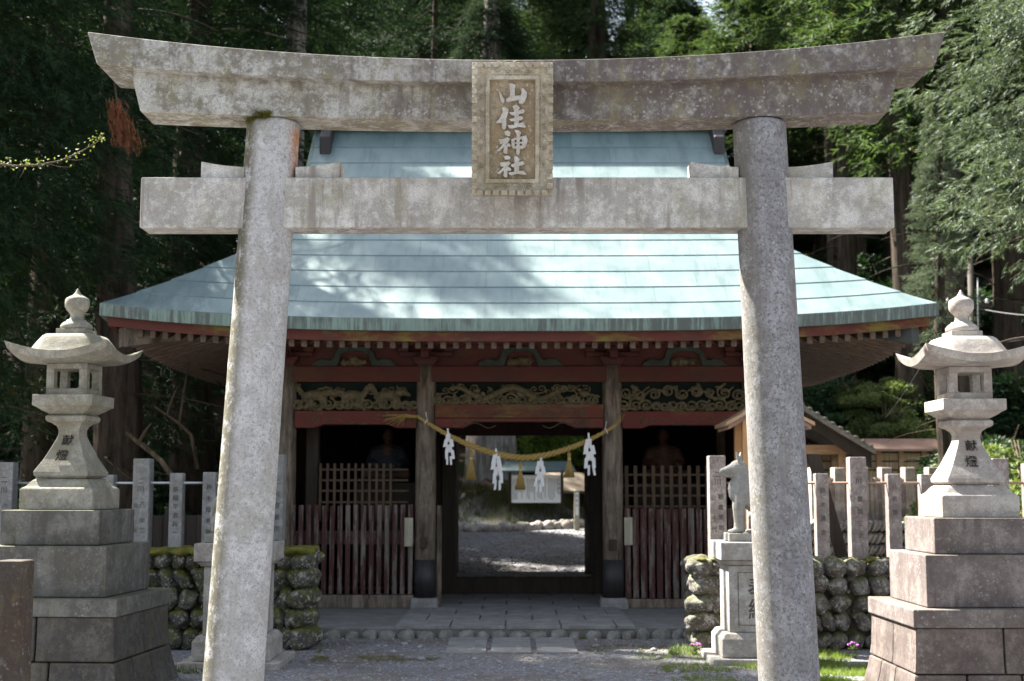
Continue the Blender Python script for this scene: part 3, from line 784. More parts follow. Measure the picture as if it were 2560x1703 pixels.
def boulder_wall(name, label, x_in, x_out, Yf, zt, meshes, seed, core):
    """x_in is the end next to the path"""
    rg = random.Random(seed); sg = 1 if x_out > x_in else -1
    T = thing(name, label, 'stone wall', ((x_in+x_out)/2, Yf+.3, 0))
    mb = MB(); a, b = sorted((x_in+sg*.10, x_out)); mb.box(a, b, Yf+.10, Yf+.62, -.1, zt-.035); mb.build('earth_core', core, T, bevel=.04, seg=3)
    L = abs(x_out-x_in); rows = 5; rh = zt/rows
    for r in range(rows):
        z = rh*(r+.5); x = .30 if r % 2 == 0 else .22
        while x < L-.1:
            w = rg.uniform(.072, .130); tl = rg.uniform(.3, .8)*(1 if r % 2 == 0 else -1)
            if r == rows-1: s = (w*1.05, .17, rh*.56); z_ = z-.01
            else: s = (w*.92, .15, rh*.60); z_ = z
            put(rg.choice(meshes), 'boulder', T, (x_in+sg*x, Yf+.10+rg.uniform(-.02, .02), z_+rg.uniform(-.01, .01)), s, (rg.uniform(-.2, .2), tl, rg.uniform(-.3, .3)))
            x += w*2*.93
    fb = MB(); rgf = random.Random(seed+50)
    for q in range(int(L*34)):
        fx = x_in+sg*rgf.uniform(.2, L); fz = rgf.uniform(.03, zt-.1); rr = rgf.uniform(.022, .048)
        fb.ball((fx, Yf+.055+rgf.uniform(-.02, .02), fz), (rr*rgf.uniform(.8, 1.5), rr, rr), 8, 6)
    tag(fb.build('filler_stones', meshes[0].materials[0], T), kind='stuff')
    # bigger stones bond the free end
    for r in range(rows):
        z = rh*(r+.5)
        for k, yy in enumerate((Yf+.05, Yf+.30, Yf+.52)):
            s = (rg.uniform(.125, .15), rg.uniform(.13, .15), rh*.56)
            put(rg.choice(meshes), 'boulder', T, (x_in+sg*(.13+rg.uniform(-.02, .02)+(.02 if k else 0)), yy+rg.uniform(-.02, .02), z+rg.uniform(-.012, .012)), s, (rg.uniform(-.2, .2), rg.uniform(-.3, .3), rg.uniform(-3, 3)))
    return T
WZL, WZR = az(1264, 14.0), az(1284, 14.0)
rl = rock_meshes(M['boulder_l'], 'mossy_boulder', 7, 1); rrk = rock_meshes(M['boulder_r'], 'lichened_boulder', 7, 2)
boulder_wall('boulder_wall', 'low wall of dark mossy river boulders left of the path', ax(722, 1400, 14), -5.0, 14.0, WZL, rl, 5, M['soil'])
boulder_wall('boulder_wall', 'low wall of pale lichened river boulders right of the path', ax(1588, 1400, 14), 5.0, 14.0, WZR, rrk, 6, M['soil'])

# ================================================================== STONE FENCES
FY = 14.28
def fence(label, posts, zb, mat, rails, x0, x1, loc, texts):
    T = thing('stone_fence', label, 'stone fence', loc)
    for i, (vx0, vx1, vt, tall) in enumerate(posts):
        w = .172 if tall else .134
        vis = abs((vx0+vx1)/2-1178.5)/VS/FPX
        cxp = ax((vx0+vx1)/2, 1170, FY+ w*.15)
        c = (cxp, FY, 0); zt = az(vt, FY-w/2)
        mb = MB(); mb.sq([(w/2, zb-.03), (w/2*.985, zt-.012), (w/2*.93, zt)], c, R(random.Random(i).uniform(-1.5, 1.5)))
        o = mb.build('post', mat, T, bevel=.004)
        if i in texts:
            mb = MB()
            for (s, size, dx, v) in texts[i]:
                z = az(v, FY-w/2)
                add_text(mb, s, size, facing(Vector((cxp+dx, FY-w/2-.0015, z))), .001, .0005)
            mb.build('incised_lettering', M['incised_soft'], o)
    z = az(1112, FY)
    mb = MB(); mb.tube([(x0, FY, z), (x1, FY, z)], .013, 10); mb.build('rail', rails, T)
    return T
def colm(chars, size, dx, v0, dv): return [(c, size, dx, v0+dv*i) for i, c in enumerate(chars)]
fence('grey granite fence posts with a thin steel rail on the mossy left wall',
      [(-14, 46, 1064, 1), (84, 116, 1096, 0), (160, 192, 1096, 0), (233, 268, 1093, 0), (306, 353, 1055.6, 1), (390, 426.5, 1089, 0), (466, 502, 1087, 0), (541, 577, 1087, 0), (612, 661, 1046, 1)],
      WZL-.05, M['post_l'], M['steel_pipe'], -5.5, ax(625, 1100, FY), (-3.5, FY, .9),
      {0: colm('二川', .075, 0, 1105, 24)+colm('六甲二', .06, .02, 1165, 26), 4: [('二', .07, 0, 1108), ('川', .075, 0, 1126), ('六', .055, .02, 1160), ('公', .05, -.05, 1165), ('甲', .06, .025, 1199), ('二', .06, .025, 1222), ('吉', .05, -.05, 1222)],
       5: colm('佐橋平治兵一', .062, 0, 1127, 20), 6: colm('鈴木松平吉', .06, 0, 1122, 26), 8: colm('二川羽根宗一', .06, .02, 1110, 27)})
fence('brown stained granite fence posts with a thin rail on the right wall',
      [(1627.8, 1670.3, 1049, 1), (1716, 1752, 1089, 0), (1795, 1832, 1089, 0), (1872, 1907.5, 1090, 0), (1948, 1995, 1052, 1), (2036, 2074, 1091, 0), (2113, 2149, 1092, 0), (2192, 2228, 1092, 0), (2275, 2321, 1055, 1), (2350, 2392, 1067, 0)],
      WZR-.05, M['post_r'], M['bulb_pipe'], ax(1668, 1100, FY), 5.6, (3.6, FY, .9),
      {0: [('二', .07, .0, 1093), ('川', .075, 0, 1110)] + colm('朝倉英司', .06, .03, 1144, 24) + [('公', .055, -.045, 1148), ('千', .06, -.04, 1195), ('代', .06, -.04, 1219)],
       3: colm('鈴木清吉', .06, 0, 1130, 32), 4: colm('二川', .07, 0, 1085, 24)+colm('夏目正治', .06, .01, 1150, 28), 5: colm('八名郡', .06, 0, 1120, 30)})
# worn square post close to the camera at the lower left
o = MB()
cx0 = ax(22, 1450, 8.0)
o.sq([(.085, -.2), (.083, .55), (.081, az(1302, 7.95)), (.079, az(1293, 7.95)), (.068, az(1291, 7.95))], (cx0, 8.05, 0), R(-6))
np_ = o.build('foreground_post', granite('rusty_brown_post_stone', base=(.055,.045,.038), dark=(.022,.018,.015), stain=(.05,.027,.02), stain_amt=.5, lichen=.3, streak=.5, yellow=.3, seed=51), None, (cx0, 8.05, 0), bevel=.006)
tag(np_, 'rusty brown weathered square post at the lower left edge', 'post')
# ================================================================== SHRINE GATE
EY, GY, PY = 15.8, 19.8, 17.6            # eave line, ridge line, front post line
xl, xr = ax(232, 710, EY), ax(2157, 688, EY)
gx = (xl+xr)/2; A = (xr-xl)/2; B = GY-EY; TG = 2.0
EZ = az(735, EY)
gate = thing('shrine_gate', 'old red painted wooden shrine gate with a wide green copper roof', 'gate building', (gx, GY, 0))
LIFT = az(699, EY) - EZ
def prof(t): return EZ + .70*t + .035*t*t
def lift(u, t): return LIFT*abs(u)**3.2*max(0, 1-t/2.2)**2 + .0
def front_pt(u, t, back=False, raise_=0.0):
    hw = A-t if t <= TG else A-TG+.12
    y = EY+t if not back else 2*GY-EY-t
    return Vector((gx+u*hw, y, prof(t)+lift(u, t)+raise_))
def side_pt(u, t, sg, raise_=0.0):
    return Vector((gx+sg*(A-t), GY+u*(B-t), prof(t)+lift(u, t)+raise_))
mb = MB(); mb.uv = {}
rows = [i*.325 for i in range(13)]; rows[-1] = B
def strip(fn, t0, t1, n=44, flip=False, sub=3):
    base = len(mb.v); vs = []; 
    ts = [t0 - (.012 if t0 > 0 else 0)] + [t0+(t1-t0)*k/sub for k in range(sub+1)]
    for k, t in enumerate(ts):
        if k == 0: rs = -.004; tt = t0
        else: rs = .011*(1-(t-t0)/(t1-t0)); tt = t
        for i in range(n+1):
            u = -1+2*i/n
            p = fn(u, max(0, tt - (0.006 if k == 0 else 0)), rs)
            mb.uv[base+len(vs)] = ((p.x if fn_is_front else p.y)*1.0, (t if k else t0+.001)*1.0154)
            vs.append(p)
    fs = []
    m = n+1
    for k in range(len(ts)-1):
        for i in range(n):
            q = (k*m+i, k*m+i+1, (k+1)*m+i+1, (k+1)*m+i)
            fs.append(q[::-1] if flip else q)
    mb.add(vs, fs)
for a, b in zip(rows, rows[1:]):
    fn_is_front = True
    strip(lambda u, t, r: front_pt(u, t, False, r), a, b)
    strip(lambda u, t, r: front_pt(u, t, True, r), a, b, flip=True)
    if b <= TG+.01:
        fn_is_front = False
        for sg in (-1, 1):
            strip(lambda u, t, r, s=sg: side_pt(u, t, s, r), a, b, flip=(sg > 0) is False)
# last side course up to the gable
fn_is_front = False
for sg in (-1, 1): strip(lambda u, t, r, s=sg: side_pt(u, t, s, r), 1.95, 2.35, flip=(sg < 0))
roof = mb.build('roof', M['copper'], gate)
# gable triangles, verges, ridge
mb = MB(); G = A-TG
for sg in (-1, 1):
    x = gx+sg*(G-.10)
    mb.prism([(x, GY-1.95, prof(2.0)-.1), (x, GY+1.95, prof(2.0)-.1), (x, GY, prof(4.0)-.02)], (-sg*.06, 0, 0))
    mb.build('gable_wall', M['dark_red'], gate); mb = MB()
for sg in (-1, 1):
    mb = MB()
    for bk in (-1, 1):
        for k in range(12):
            t0, t1 = TG+.02+(B-TG-.03)*k/12, TG+.02+(B-TG-.03)*(k+1)/12
            ys = [GY+bk*(B-t) for t in (t0, t1)]; xx = gx+sg*(G+.12)
            a0, a1 = prof(t0), prof(t1)
            mb.prism([(xx, ys[0], a0-.17), (xx, ys[1], a1-.17), (xx, ys[1], a1+.015), (xx, ys[0], a0+.015)], (-sg*.05, 0, 0))
    mb.build('verge_board', M['copper_edge'], gate)
mb = MB(); zr_ = prof(B); mb.box(gx-G-.22, gx+G+.22, GY-.2, GY+.2, zr_-.05, zr_+.28); mb.box(gx-G-.28, gx+G+.28, GY-.27, GY+.27, zr_+.28, zr_+.36); mb.build('ridge', M['copper_edge'], gate, bevel=.02)
for vx in (749, 1655):
    mb = MB(); yy = GY-.55; xx = ax(vx, 320, yy); t = yy-EY
    mb.prism([(xx-.08, yy-.02, prof(t)-.03), (xx-.08, yy+.5, prof(t+.5)-.03), (xx-.08, yy+.5, prof(t+.5)+.3), (xx-.08, yy-.05, prof(t)+.24)], (.16, 0, 0))
    mb.build('ridge_end_tile', M['black_sleeve'], gate, bevel=.02)
# eave bands that follow the curved eave round the four sides
FH = az(735, EY)-az(762, EY); RH = .115
def band(name, mat, z0, z1, inset, thick, n=44):
    mb = MB()
    for side in range(4):
        vs = []; 
        for i in range(n+1):
            u = -1+2*i/n
            for (ins) in (inset, inset+thick):
                if side < 2:
                    p = front_pt(u, 0, side == 1); d = Vector((0, ins*(1 if side == 0 else -1), 0)); p = Vector((gx+u*(A-ins), p.y, p.z))+d
                else:
                    sg = 1 if side == 2 else -1
                    p = side_pt(u, 0, sg); p = Vector((p.x-sg*ins, GY+u*(B-ins), p.z))
                vs.append(p+Vector((0, 0, z0))); vs.append(p+Vector((0, 0, z1)))
        fs = []
        for i in range(n):
            a, b = 4*i, 4*(i+1)
            q = [(a, b, b+1, a+1), (a+1, b+1, b+3, a+3), (a+2, a+3, b+3, b+2), (a, a+2, b+2, b)]
            if side in (1, 2): q = q
            fs += q
        mb.add(vs, fs)
    return mb.build(name, mat, gate)
band('copper_fascia', M['copper_edge'], -FH, .006, -.012, .10)
band('red_eave_board', M['red_eave'], -FH-RH, -FH-.002, .07, .06)
# rafters
def rafter(mb, x, y0, L, z, dirv=(0, 1), w=.062, h=.085, sl=.28):
    dx, dy = dirv; px, py = -dy*w/2, dx*w/2
    a = [(x+px, y0+py), (x-px, y0-py)]
    P = [Vector((a[0][0], a[0][1], z-h)), Vector((a[1][0], a[1][1], z-h)), Vector((a[1][0], a[1][1], z)), Vector((a[0][0], a[0][1], z))]
    mb.loft([P, [p+Vector((dx*L, dy*L, sl*L)) for p in P]])
M['side_rafter'] = wood('brown_side_rafters', (.15,.105,.075), (.08,.055,.04), (10, 10, 10), grime=.3)
nr = 61
for i in range(nr):
    x = gx-(A-.42)+(2*A-.84)*i/(nr-1); u = (x-gx)/A
    mb = MB(); rafter(mb, x, EY+.17, min(1.85, A-abs(x-gx)+.05), EZ+lift(u, 0)-FH-RH+.012)
    mb.build('rafter', M['rafter'], gate)
for sg in (-1, 1):
    mb = MB()
    for i in range(40):
        y = EY+.42+(2*B-.84)*i/39; u = (y-GY)/B
        rafter(mb, gx+sg*(A-.17), y, min(1.9, B-abs(y-GY)+.05), EZ+lift(u, 0)-FH-RH+.012, (-sg, 0), w=.085, h=.105, sl=.28)
    tag(mb.build('side_rafters', M['side_rafter'], gate), kind='stuff')
# soffit boards above the rafters
mb = MB()
def soffit(fn, n=40):
    vs = []
    for k, t in enumerate((.10, .5, 1.0, 1.5, 1.95)):
        for i in range(n+1):
            u = -1+2*i/n; p = fn(u, t); vs.append(Vector((p.x, p.y, EZ+lift(u, 0)*(1-t/2.4)-FH-RH+.028+.28*t)))
    m = n+1
    mb.add(vs, [(k*m+i, k*m+i+1, (k+1)*m+i+1, (k+1)*m+i) for k in range(4) for i in range(n)])
for bk in (0, 1): soffit(lambda u, t: front_pt(u, t, bool(bk)))
for sg in (-1, 1): soffit(lambda u, t: side_pt(u, t, sg))
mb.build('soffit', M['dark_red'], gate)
for sg, vx in ((-1, 331), (1, 2090)):                      # hip rafters clad in metal
    mb = MB(); zc = az(778 if sg < 0 else 770, EY+.2)
    a = Vector((gx+sg*(A-.22), EY+.14, zc)); d = Vector((-sg, 1, .25)).normalized(); s = Vector((sg*.7071, .7071, 0))*.085; upv = Vector((0, 0, .115))
    P = [a-s-upv, a+s-upv, a+s+upv, a-s+upv]; P = P if sg > 0 else P[::-1]; mb.loft([P, [p+d*2.4 for p in P]]); mb.build('hip_rafter', M['dark_metal'] if sg > 0 else M['old_wood'], gate, bevel=.006)

# ---- posts
ZP = .125
post_x = [ax(980, 1100, PY), ax(1410, 1100, PY)]
post_x = [post_x[0]-1.80, post_x[0], post_x[1], post_x[1]+1.80]
PT_ = az(842, PY)
for row, py in enumerate((PY, GY+.05, GY+2.2)):
    for i, x in enumerate(post_x):
        if row == 1 and i in (1, 2): continue
        r = .132; n = 24
        mb = MB(); mb.lathe([(r*1.02, ZP+.12), (r, 1.6), (r*.98, 2.6), (r*.93, PT_)], (x, py, 0), n)
        p = mb.build('post', M['old_wood'], gate)
        mb = MB(); mb.sq([(.175, ZP-.02), (.17, ZP+.07), (.155, ZP+.118)], (x, py, 0)); mb.build('post_base', M['paving'], p, bevel=.01)
        if row == 0:
            mb = MB(); mb.lathe([(r+.008, ZP+.12), (r+.008, az(1289, py-.13))], (x, py, 0), n); mb.build('metal_sleeve', M['black_sleeve'], p)
for vx0, vx1, v0, v1, i in ((966, 982, 1237, 1263, 1), (1402, 1420, 1242, 1268, 2)):
    mb = MB(); mb.box(ax(vx0, 1250, PY-.15), ax(vx1, 1250, PY-.15), PY-.17, PY-.10, az(v1, PY-.15), az(v0, PY-.15)); mb.build('switch_box', M['dark_wood'], gate, bevel=.006)

# ---- beams of the front
def fz(v): return az(v, PY-.1)
mb = MB(); mb.box(post_x[0]-.2, post_x[3]+.2, PY-.03, PY+.03, fz(842)-.005, fz(772)); mb.build('upper_wall', M['red'], gate)
mb = MB(); mb.box(post_x[0]-.35, post_x[3]+.35, PY-.10, PY+.10, fz(879), fz(843)); mb.build('head_beam', M['red'], gate, bevel=.008)
mb = MB(); mb.box(post_x[0]-.25, post_x[3]+.25, PY-.12, PY+.12, fz(792)-.01, fz(781)); mb.build('purlin', M['red'], gate, bevel=.006)
mb = MB(); mb.box(post_x[0], post_x[3], PY+.035, PY+.06, fz(950), fz(878)); mb.build('carving_backing', M['dark_green'], gate)
def rainbow(x0, x1, vt, vend, vmid, name='rainbow_beam', mat=None):
    n = 30; poly = [Vector((x0, PY-.11, fz(vt))), Vector((x1, PY-.11, fz(vt)))]
    for i in range(n+1):
        s = 1-i/n; q = min(s, 1-s)
        k = 0 if q < .17 else (1 if q > .23 else (q-.17)/.06)
        k = k*k*(3-2*k)
        poly.append(Vector((x0+(x1-x0)*s, PY-.11, fz(vend+(vmid-vend)*k))))
    mb = MB(); mb.prism(poly, (0, .22, 0))
    b = mb.build(name, mat or M['red_beam'], gate, bevel=.006)
    mb = MB()
    for sg, xx in ((1, x0+.28), (-1, x1-.28)):
        for (rad, dx, tr) in ((.055, 0, 1.6), (.035, .12, 1.3)):
            pts = []
            cz = fz((vt+vend)/2+2)
            for j in range(int(22*tr)):
                t = j/22; a_ = math.pi*.5+sg*2*math.pi*t; q = rad*(1-t/tr*.8)
                pts.append((xx+sg*dx+q*math.cos(a_), PY-.112, cz+q*math.sin(a_)))
            mb.tube(pts, .006, 5)
        mb.tube([(xx+sg*(.15+.05*j), PY-.112, fz((vt+vend)/2)-.03+.035*math.sin(j*.9)) for j in range(8)], .006, 5)
    mb.build('carved_scroll', M['gold_carving'], b)
M['moss_beam'] = wood('mossy_brown_beam', (.15,.11,.05), (.07,.045,.022), (2, 14, 14), paint=(.12,.03,.018), paint_amt=.4, grime=.5, mossy=.5)
rainbow(post_x[1]+.12, post_x[2]-.12, 931, 962, 962, 'upper_beam', M['moss_beam'])
for (i, vt, ve, vm) in ((0, 946, 985, 977), (1, 963, 985, 971), (2, 947, 986, 979)):
    rainbow(post_x[i]+.12, post_x[i+1]-.12, vt, ve, vm)
# brackets above the posts
for x in post_x:
    mb = MB()
    zb = fz(841)
    mb.loft([[(x-.10, PY-.16, zb), (x+.10, PY-.16, zb), (x+.10, PY+.1, zb), (x-.10, PY+.1, zb)], [(x-.16, PY-.2, zb+.07), (x+.16, PY-.2, zb+.07), (x+.16, PY+.1, zb+.07), (x-.16, PY+.1, zb+.07)]])
    mb.box(x-.16, x+.16, PY-.2, PY+.1, zb+.07, zb+.11)
    mb.box(x-.34, x+.34, PY-.13, PY+.02, zb+.112, zb+.17)
    for dx in (-.29, 0, .29): mb.box(x+dx-.065, x+dx+.065, PY-.17, PY+.02, zb+.172, zb+.235)
    mb.box(x-.05, x+.05, PY-.42, PY+.0, zb+.075, zb+.165)
    mb.build('bracket', M['red'], gate, bevel=.008)
# frog-leg struts
outer = [(410,645),(425,610),(500,575),(590,592),(630,560),(650,490),(700,462),(790,455),(880,455),(960,462),(1010,510),(1030,570),(1062,592),(1100,572),(1180,582),(1250,645)]
inner = [(1000,645),(985,600),(960,530),(900,500),(760,500),(700,530),(680,600),(660,645)]
def relief(x0, x1, z0, z1, Y, seed, name, parent, mat, theme='cloud', k=1.0):
    """openwork carving: cloud scrolls plus beasts or a dragon"""
    rg = random.Random(seed); mb = MB(); w, h = x1-x0, z1-z0
    cl = lambda x, y, z: (min(x1, max(x0, x)), y, min(z1, max(z0, z)))
    def curl(cx, cz, r, sg, st, tr, tb, tail=0.0):
        pts = []; n = int(16*tr)
        if tail:
            for j in range(5): pts.append(cl(cx+r*1.2*math.cos(st)-tail*(1-j/5)*math.sin(st)*-sg, Y, cz+r*math.sin(st)-tail*(1-j/5)*math.cos(st)*sg))
        for j in range(n+1):
            t = j/n*tr; a_ = st+sg*2*math.pi*t; q = r*(1-t/tr*.82)
            pts.append(cl(cx+q*1.15*math.cos(a_), Y-.035*t/tr, cz+q*math.sin(a_)))
        mb.tube(pts, [tb*(1.1-.35*j/len(pts)) for j in range(len(pts))], 7)
    # cloud bank along the foot
    x = x0+.05*k
    while x < x1-.03:
        r = rg.uniform(.055, .085)*k; curl(x, z0+r*.95, r, rg.choice((-1, 1)), rg.uniform(0, 6.28), 1.5, .017*k, .05*k)
        mb.ball((x, Y+.012, z0+r*.5), (r*1.0, .022, r*.55), 10, 6); x += r*1.75
    if theme in ('beasts', 'dragon'):
        for q in range(int(w/.10)):
            curl(x0+.05+(w-.1)*q/(w/.10), z0+h*rg.uniform(.42, .84), rg.uniform(.035, .055), rg.choice((-1, 1)), rg.uniform(0, 6.28), 1.3, .0125, .05)
    if theme == 'beasts':
        for f, dirn in ((.17, 1), (.47, -1), (.76, 1)):
            cx = x0+w*f; cz = z0+h*.56
            mb.ball((cx, Y-.02, cz), (.155, .05, h*.20)); mb.limb((cx+dirn*.13, Y-.03, cz+.02), .05, (cx+dirn*.20, Y-.05, cz+h*.12), .045)
            mb.limb((cx+dirn*.22, Y-.06, cz+h*.08), .034, (cx+dirn*.27, Y-.06, cz+h*.0), .022)
            for dx in (-.11, -.05, .08, .13): mb.limb((cx+dx, Y-.02, cz-.04), .028, (cx+dx+.015*dirn, Y-.02, z0+.03), .018)
            for q in range(5): curl(cx-dirn*(.15+.02*q), cz+h*(.02+.09*q) % (h*.4), .035, rg.choice((-1, 1)), rg.uniform(0, 6), 1.2, .011)
            curl(cx+dirn*.19, cz+h*.22, .03, 1, 0, 1.2, .011)
    elif theme == 'dragon':
        m = 90; pts = [(x0+w*(.08+.80*j/m), Y-.03+.02*math.sin(j*.35), z0+h*(.56+.26*math.sin(.6+j*.17))) for j in range(m+1)]
        mb.tube(pts, [.012+.032*math.sin(math.pi*min(1, j/m*1.15))**.7*(1 if j/m < .87 else 1) for j in range(m+1)], 10)
        for j in range(4, m, 4): p = pts[j]; mb.limb((p[0], p[1], p[2]+.03), .010, (p[0]-.015, p[1]-.01, min(z1, p[2]+.052)), .004)
        hx, hz = pts[-1][0], pts[-1][2]; mb.ball((hx, Y-.06, hz), (.065, .04, .045)); mb.limb((hx+.05, Y-.06, hz-.005), .026, (hx+.12, Y-.06, hz-.02), .016)
        for q in range(7): curl(x0+w*(.12+.12*q), z0+h*(.80 if q % 2 else .30), .045, rg.choice((-1, 1)), rg.uniform(0, 6), 1.3, .013, .05)
        for q in (.25, .5, .72):
            mb.limb((x0+w*q, Y-.03, z0+h*.5), .024, (x0+w*q+.07, Y-.05, z0+h*.3), .016)
            for c_ in (-.02, 0, .02): mb.limb((x0+w*q+.07, Y-.05, z0+h*.3), .010, (x0+w*q+.10, Y-.06, z0+h*.22+c_), .005)
    elif theme == 'cloud':
        for q in range(max(3, int(w/.17))):
            cx = x0+.08+(w-.16)*q/max(1, int(w/.17)-1); r = rg.uniform(.055, .085)*k
            curl(cx, z0+h*rg.uniform(.55, .74), r, rg.choice((-1, 1)), rg.uniform(0, 6.28), 1.6, .018*k, .10*k)
            if q % 2: mb.tube([cl(cx-.12+.04*j, Y-.01, z0+h*(.80+.10*math.sin(j*1.1+q))) for j in range(7)], .014*k, 7)
    else:
        for q in range(7): curl(x0+w*(.14+.12*q), z0+h*rg.uniform(.35, .75)*(1-abs(q-3)*.12), .034, rg.choice((-1, 1)), rg.uniform(0, 6), 1.2, .011, .03)
        mb.ball(((x0+x1)/2, Y-.01, z0+h*.4), (w*.22, .02, h*.3))
    return organic(mb, name, mat, parent, voxel=.0085, smooth=1)
for k, vxc in enumerate((817, 1199, 1576)):
    cx = ax(vxc, 820, PY-.04); s = PY/FPX/3.92
    zb = fz(842)
    f = lambda p: Vector((cx+(p[0]-830)*s, PY-.035, zb+(645-p[1])*s))
    mb = MB()
    o_ = [f(p) for p in outer]; i_ = [f(p) for p in inner]
    # split the arch into quads-friendly halves
    half = len(outer)//2
    mb.prism((o_[:half]+i_[4:])[::-1], (0, -.055, 0)); mb.prism((o_[half-1:]+i_[:5])[::-1], (0, -.053, 0))
    st = mb.build('frog_leg_strut', M['green_carving'], gate, bevel=.006)
    relief(cx-.17, cx+.17, zb+.005, zb+.155, PY-.07, 40+k, 'carved_infill', st, M['gold_carving'], 'small', .6)
for i, (a, b) in enumerate(zip(post_x, post_x[1:])):
    relief(a+.10, b-.10, fz((944, 932, 946)[i]), fz(883), PY-.06, 60+i, 'carved_panel', gate, M['gold_carving'], ('beasts', 'dragon', 'cloud')[i])
# ---- bays behind the slats
for sg, (xa, xb) in ((-1, (post_x[0], post_x[1])), (1, (post_x[2], post_x[3]))):
    xo = xa if sg < 0 else xb; xi = xb if sg < 0 else xa
    mb = MB(); mb.box(xo-.02, xo+.02, PY+.1, GY+2.2, ZP, PT_); mb.build('side_wall', M['dark_red'], gate)
    mb = MB(); mb.box(xi-.02, xi+.02, PY+.12, GY, ZP, PT_); mb.build('inner_wall', M['dark_wood'], gate)
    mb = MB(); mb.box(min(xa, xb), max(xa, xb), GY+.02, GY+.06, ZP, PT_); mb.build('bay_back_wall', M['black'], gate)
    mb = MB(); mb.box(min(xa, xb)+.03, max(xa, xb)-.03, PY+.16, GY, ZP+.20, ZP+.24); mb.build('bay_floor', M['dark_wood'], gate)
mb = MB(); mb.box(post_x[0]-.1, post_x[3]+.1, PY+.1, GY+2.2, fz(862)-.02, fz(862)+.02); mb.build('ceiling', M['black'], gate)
mb = MB(); mb.box(post_x[0]-.1, post_x[3]+.1, GY+2.15, GY+2.25, fz(940), PT_+.1); mb.build('rear_beam', M['dark_red'], gate)
# lower slat screens
def slats(x0v, step, wv, n, vt, vb, name='slat_screen'):
    mb = MB(); rg = random.Random(n)
    for i in range(n):
        xa = ax(x0v+i*step, 1260, PY-.02); w = wv/VS*PY/FPX
        zt = az(vt+rg.uniform(-1.5, 1.5), PY-.05); zb = az(vb, PY-.05)
        mb.cbox((xa+w/2, PY-.03, (zt+zb)/2), (w, .055, zt-zb), rg.uniform(-.06, .06), 0, rg.uniform(-.004, .004))
    xe0, xe1 = ax(x0v, 1260, PY), ax(x0v+n*step, 1260, PY)
    mb.box(xe0, xe1, PY+.001, PY+.05, az(1253, PY), az(1222, PY))
    return mb.build(name, M['red_slat'], gate, bevel=.004)
slats(669, 18.05, 10.3, 16, 1163, 1368)
slats(1438, 18.3, 13.2, 16, 1171, 1377)
mb = MB(); mb.box(post_x[0], post_x[1]-.14, PY-.08, PY+.09, ZP-.01, az(1369.5, PY-.05)); mb.build('sill', M['old_wood'], gate, bevel=.006)
mb = MB(); mb.box(post_x[2]+.14, post_x[3], PY-.08, PY+.09, ZP-.01, az(1378.5, PY-.05)); mb.build('sill', M['old_wood'], gate, bevel=.006)
for a, b, c_, d in ((931, 950.5, 1192, 1258), (1437, 1456, 1191, 1255)):
    mb = MB(); mb.box(ax(a, 1220, PY-.07), ax(b, 1220, PY-.07), PY-.082, PY-.062, az(d, PY-.07), az(c_, PY-.07)); mb.build('wooden_plate', M['pale_wood'], gate, bevel=.003)
# upper lattices
def lattice(xs, wv, hs, vt, Y, x_end, first):
    mb = MB(); w = wv/VS*Y/FPX
    for x in xs:
        mb.box(ax(x, 1110, Y), ax(x, 1110, Y)+w, Y-.02, Y+.012, az(1200, Y), az(vt, Y))
    for h in hs:
        z = az(h, Y); mb.box(ax(first, 1110, Y), ax(x_end, 1110, Y), Y-.004, Y+.022, z-.013, z+.013)
    mb.build('lattice', M['lattice'], gate)
lattice([735+16.15*i for i in range(11)], 5.6, (1081, 1105.5, 1130, 1156), 1067, PY+.3, 940, 733)
lattice([1438+20.6*i for i in range(14)], 8, (1093, 1118, 1141, 1166), 1072, PY+.3, 1725, 1432)
mb = MB(); mb.box(ax(705, 1100, PY+.42), ax(733, 1100, PY+.42), PY+.35, PY+.5, ZP, fz(985)+.2); mb.build('inner_post', M['dark_wood'], gate, bevel=.01)
# doorway in the middle of the gate
J0, J1 = ax(1050, 1200, GY), ax(1364, 1200, GY)
def part(name, x0, x1, y0, y1, z0, z1, m, bev=.006, par=None):
    mb = MB(); mb.box(x0, x1, y0, y1, z0, z1); return mb.build(name, M[m], par or gate, bevel=bev)
part('door_jamb', J0-.20, J0, GY-.12, GY+.12, ZP, fz(985), 'dark_wood')
part('door_jamb', J1, J1+.20, GY-.12, GY+.12, ZP, fz(985), 'dark_wood')
part('door_wall', post_x[1]+.02, J0-.203, GY-.04, GY+.04, ZP, fz(900), 'dark_wood')
part('door_wall', J1+.203, post_x[2]-.02, GY-.04, GY+.04, ZP, fz(900), 'dark_wood')
part('door_lintel', post_x[1]+.03, post_x[2]-.03, GY-.14, GY+.10, az(1003, GY), az(975, GY), 'dark_red')
part('door_lintel', post_x[1]+.03, post_x[2]-.03, GY-.05, GY+.05, az(975, GY)+.003, PT_, 'dark_red')
part('threshold', J0-.28, J1+.28, GY-.10, GY+.12, ZP, az(1330, GY-.1), 'dark_wood', .012)
part('door_leaf', J0-.05, J0-.005, GY+.14, GY+1.05, ZP+.25, az(1003, GY), 'dark_wood')
part('door_leaf', J1+.005, J1+.05, GY+.14, GY+1.05, ZP+.25, az(1003, GY), 'dark_wood')
part('short_board', post_x[1]+.135, post_x[1]+.20, PY+.16, PY+.19, ZP, az(1164, PY), 'old_wood')

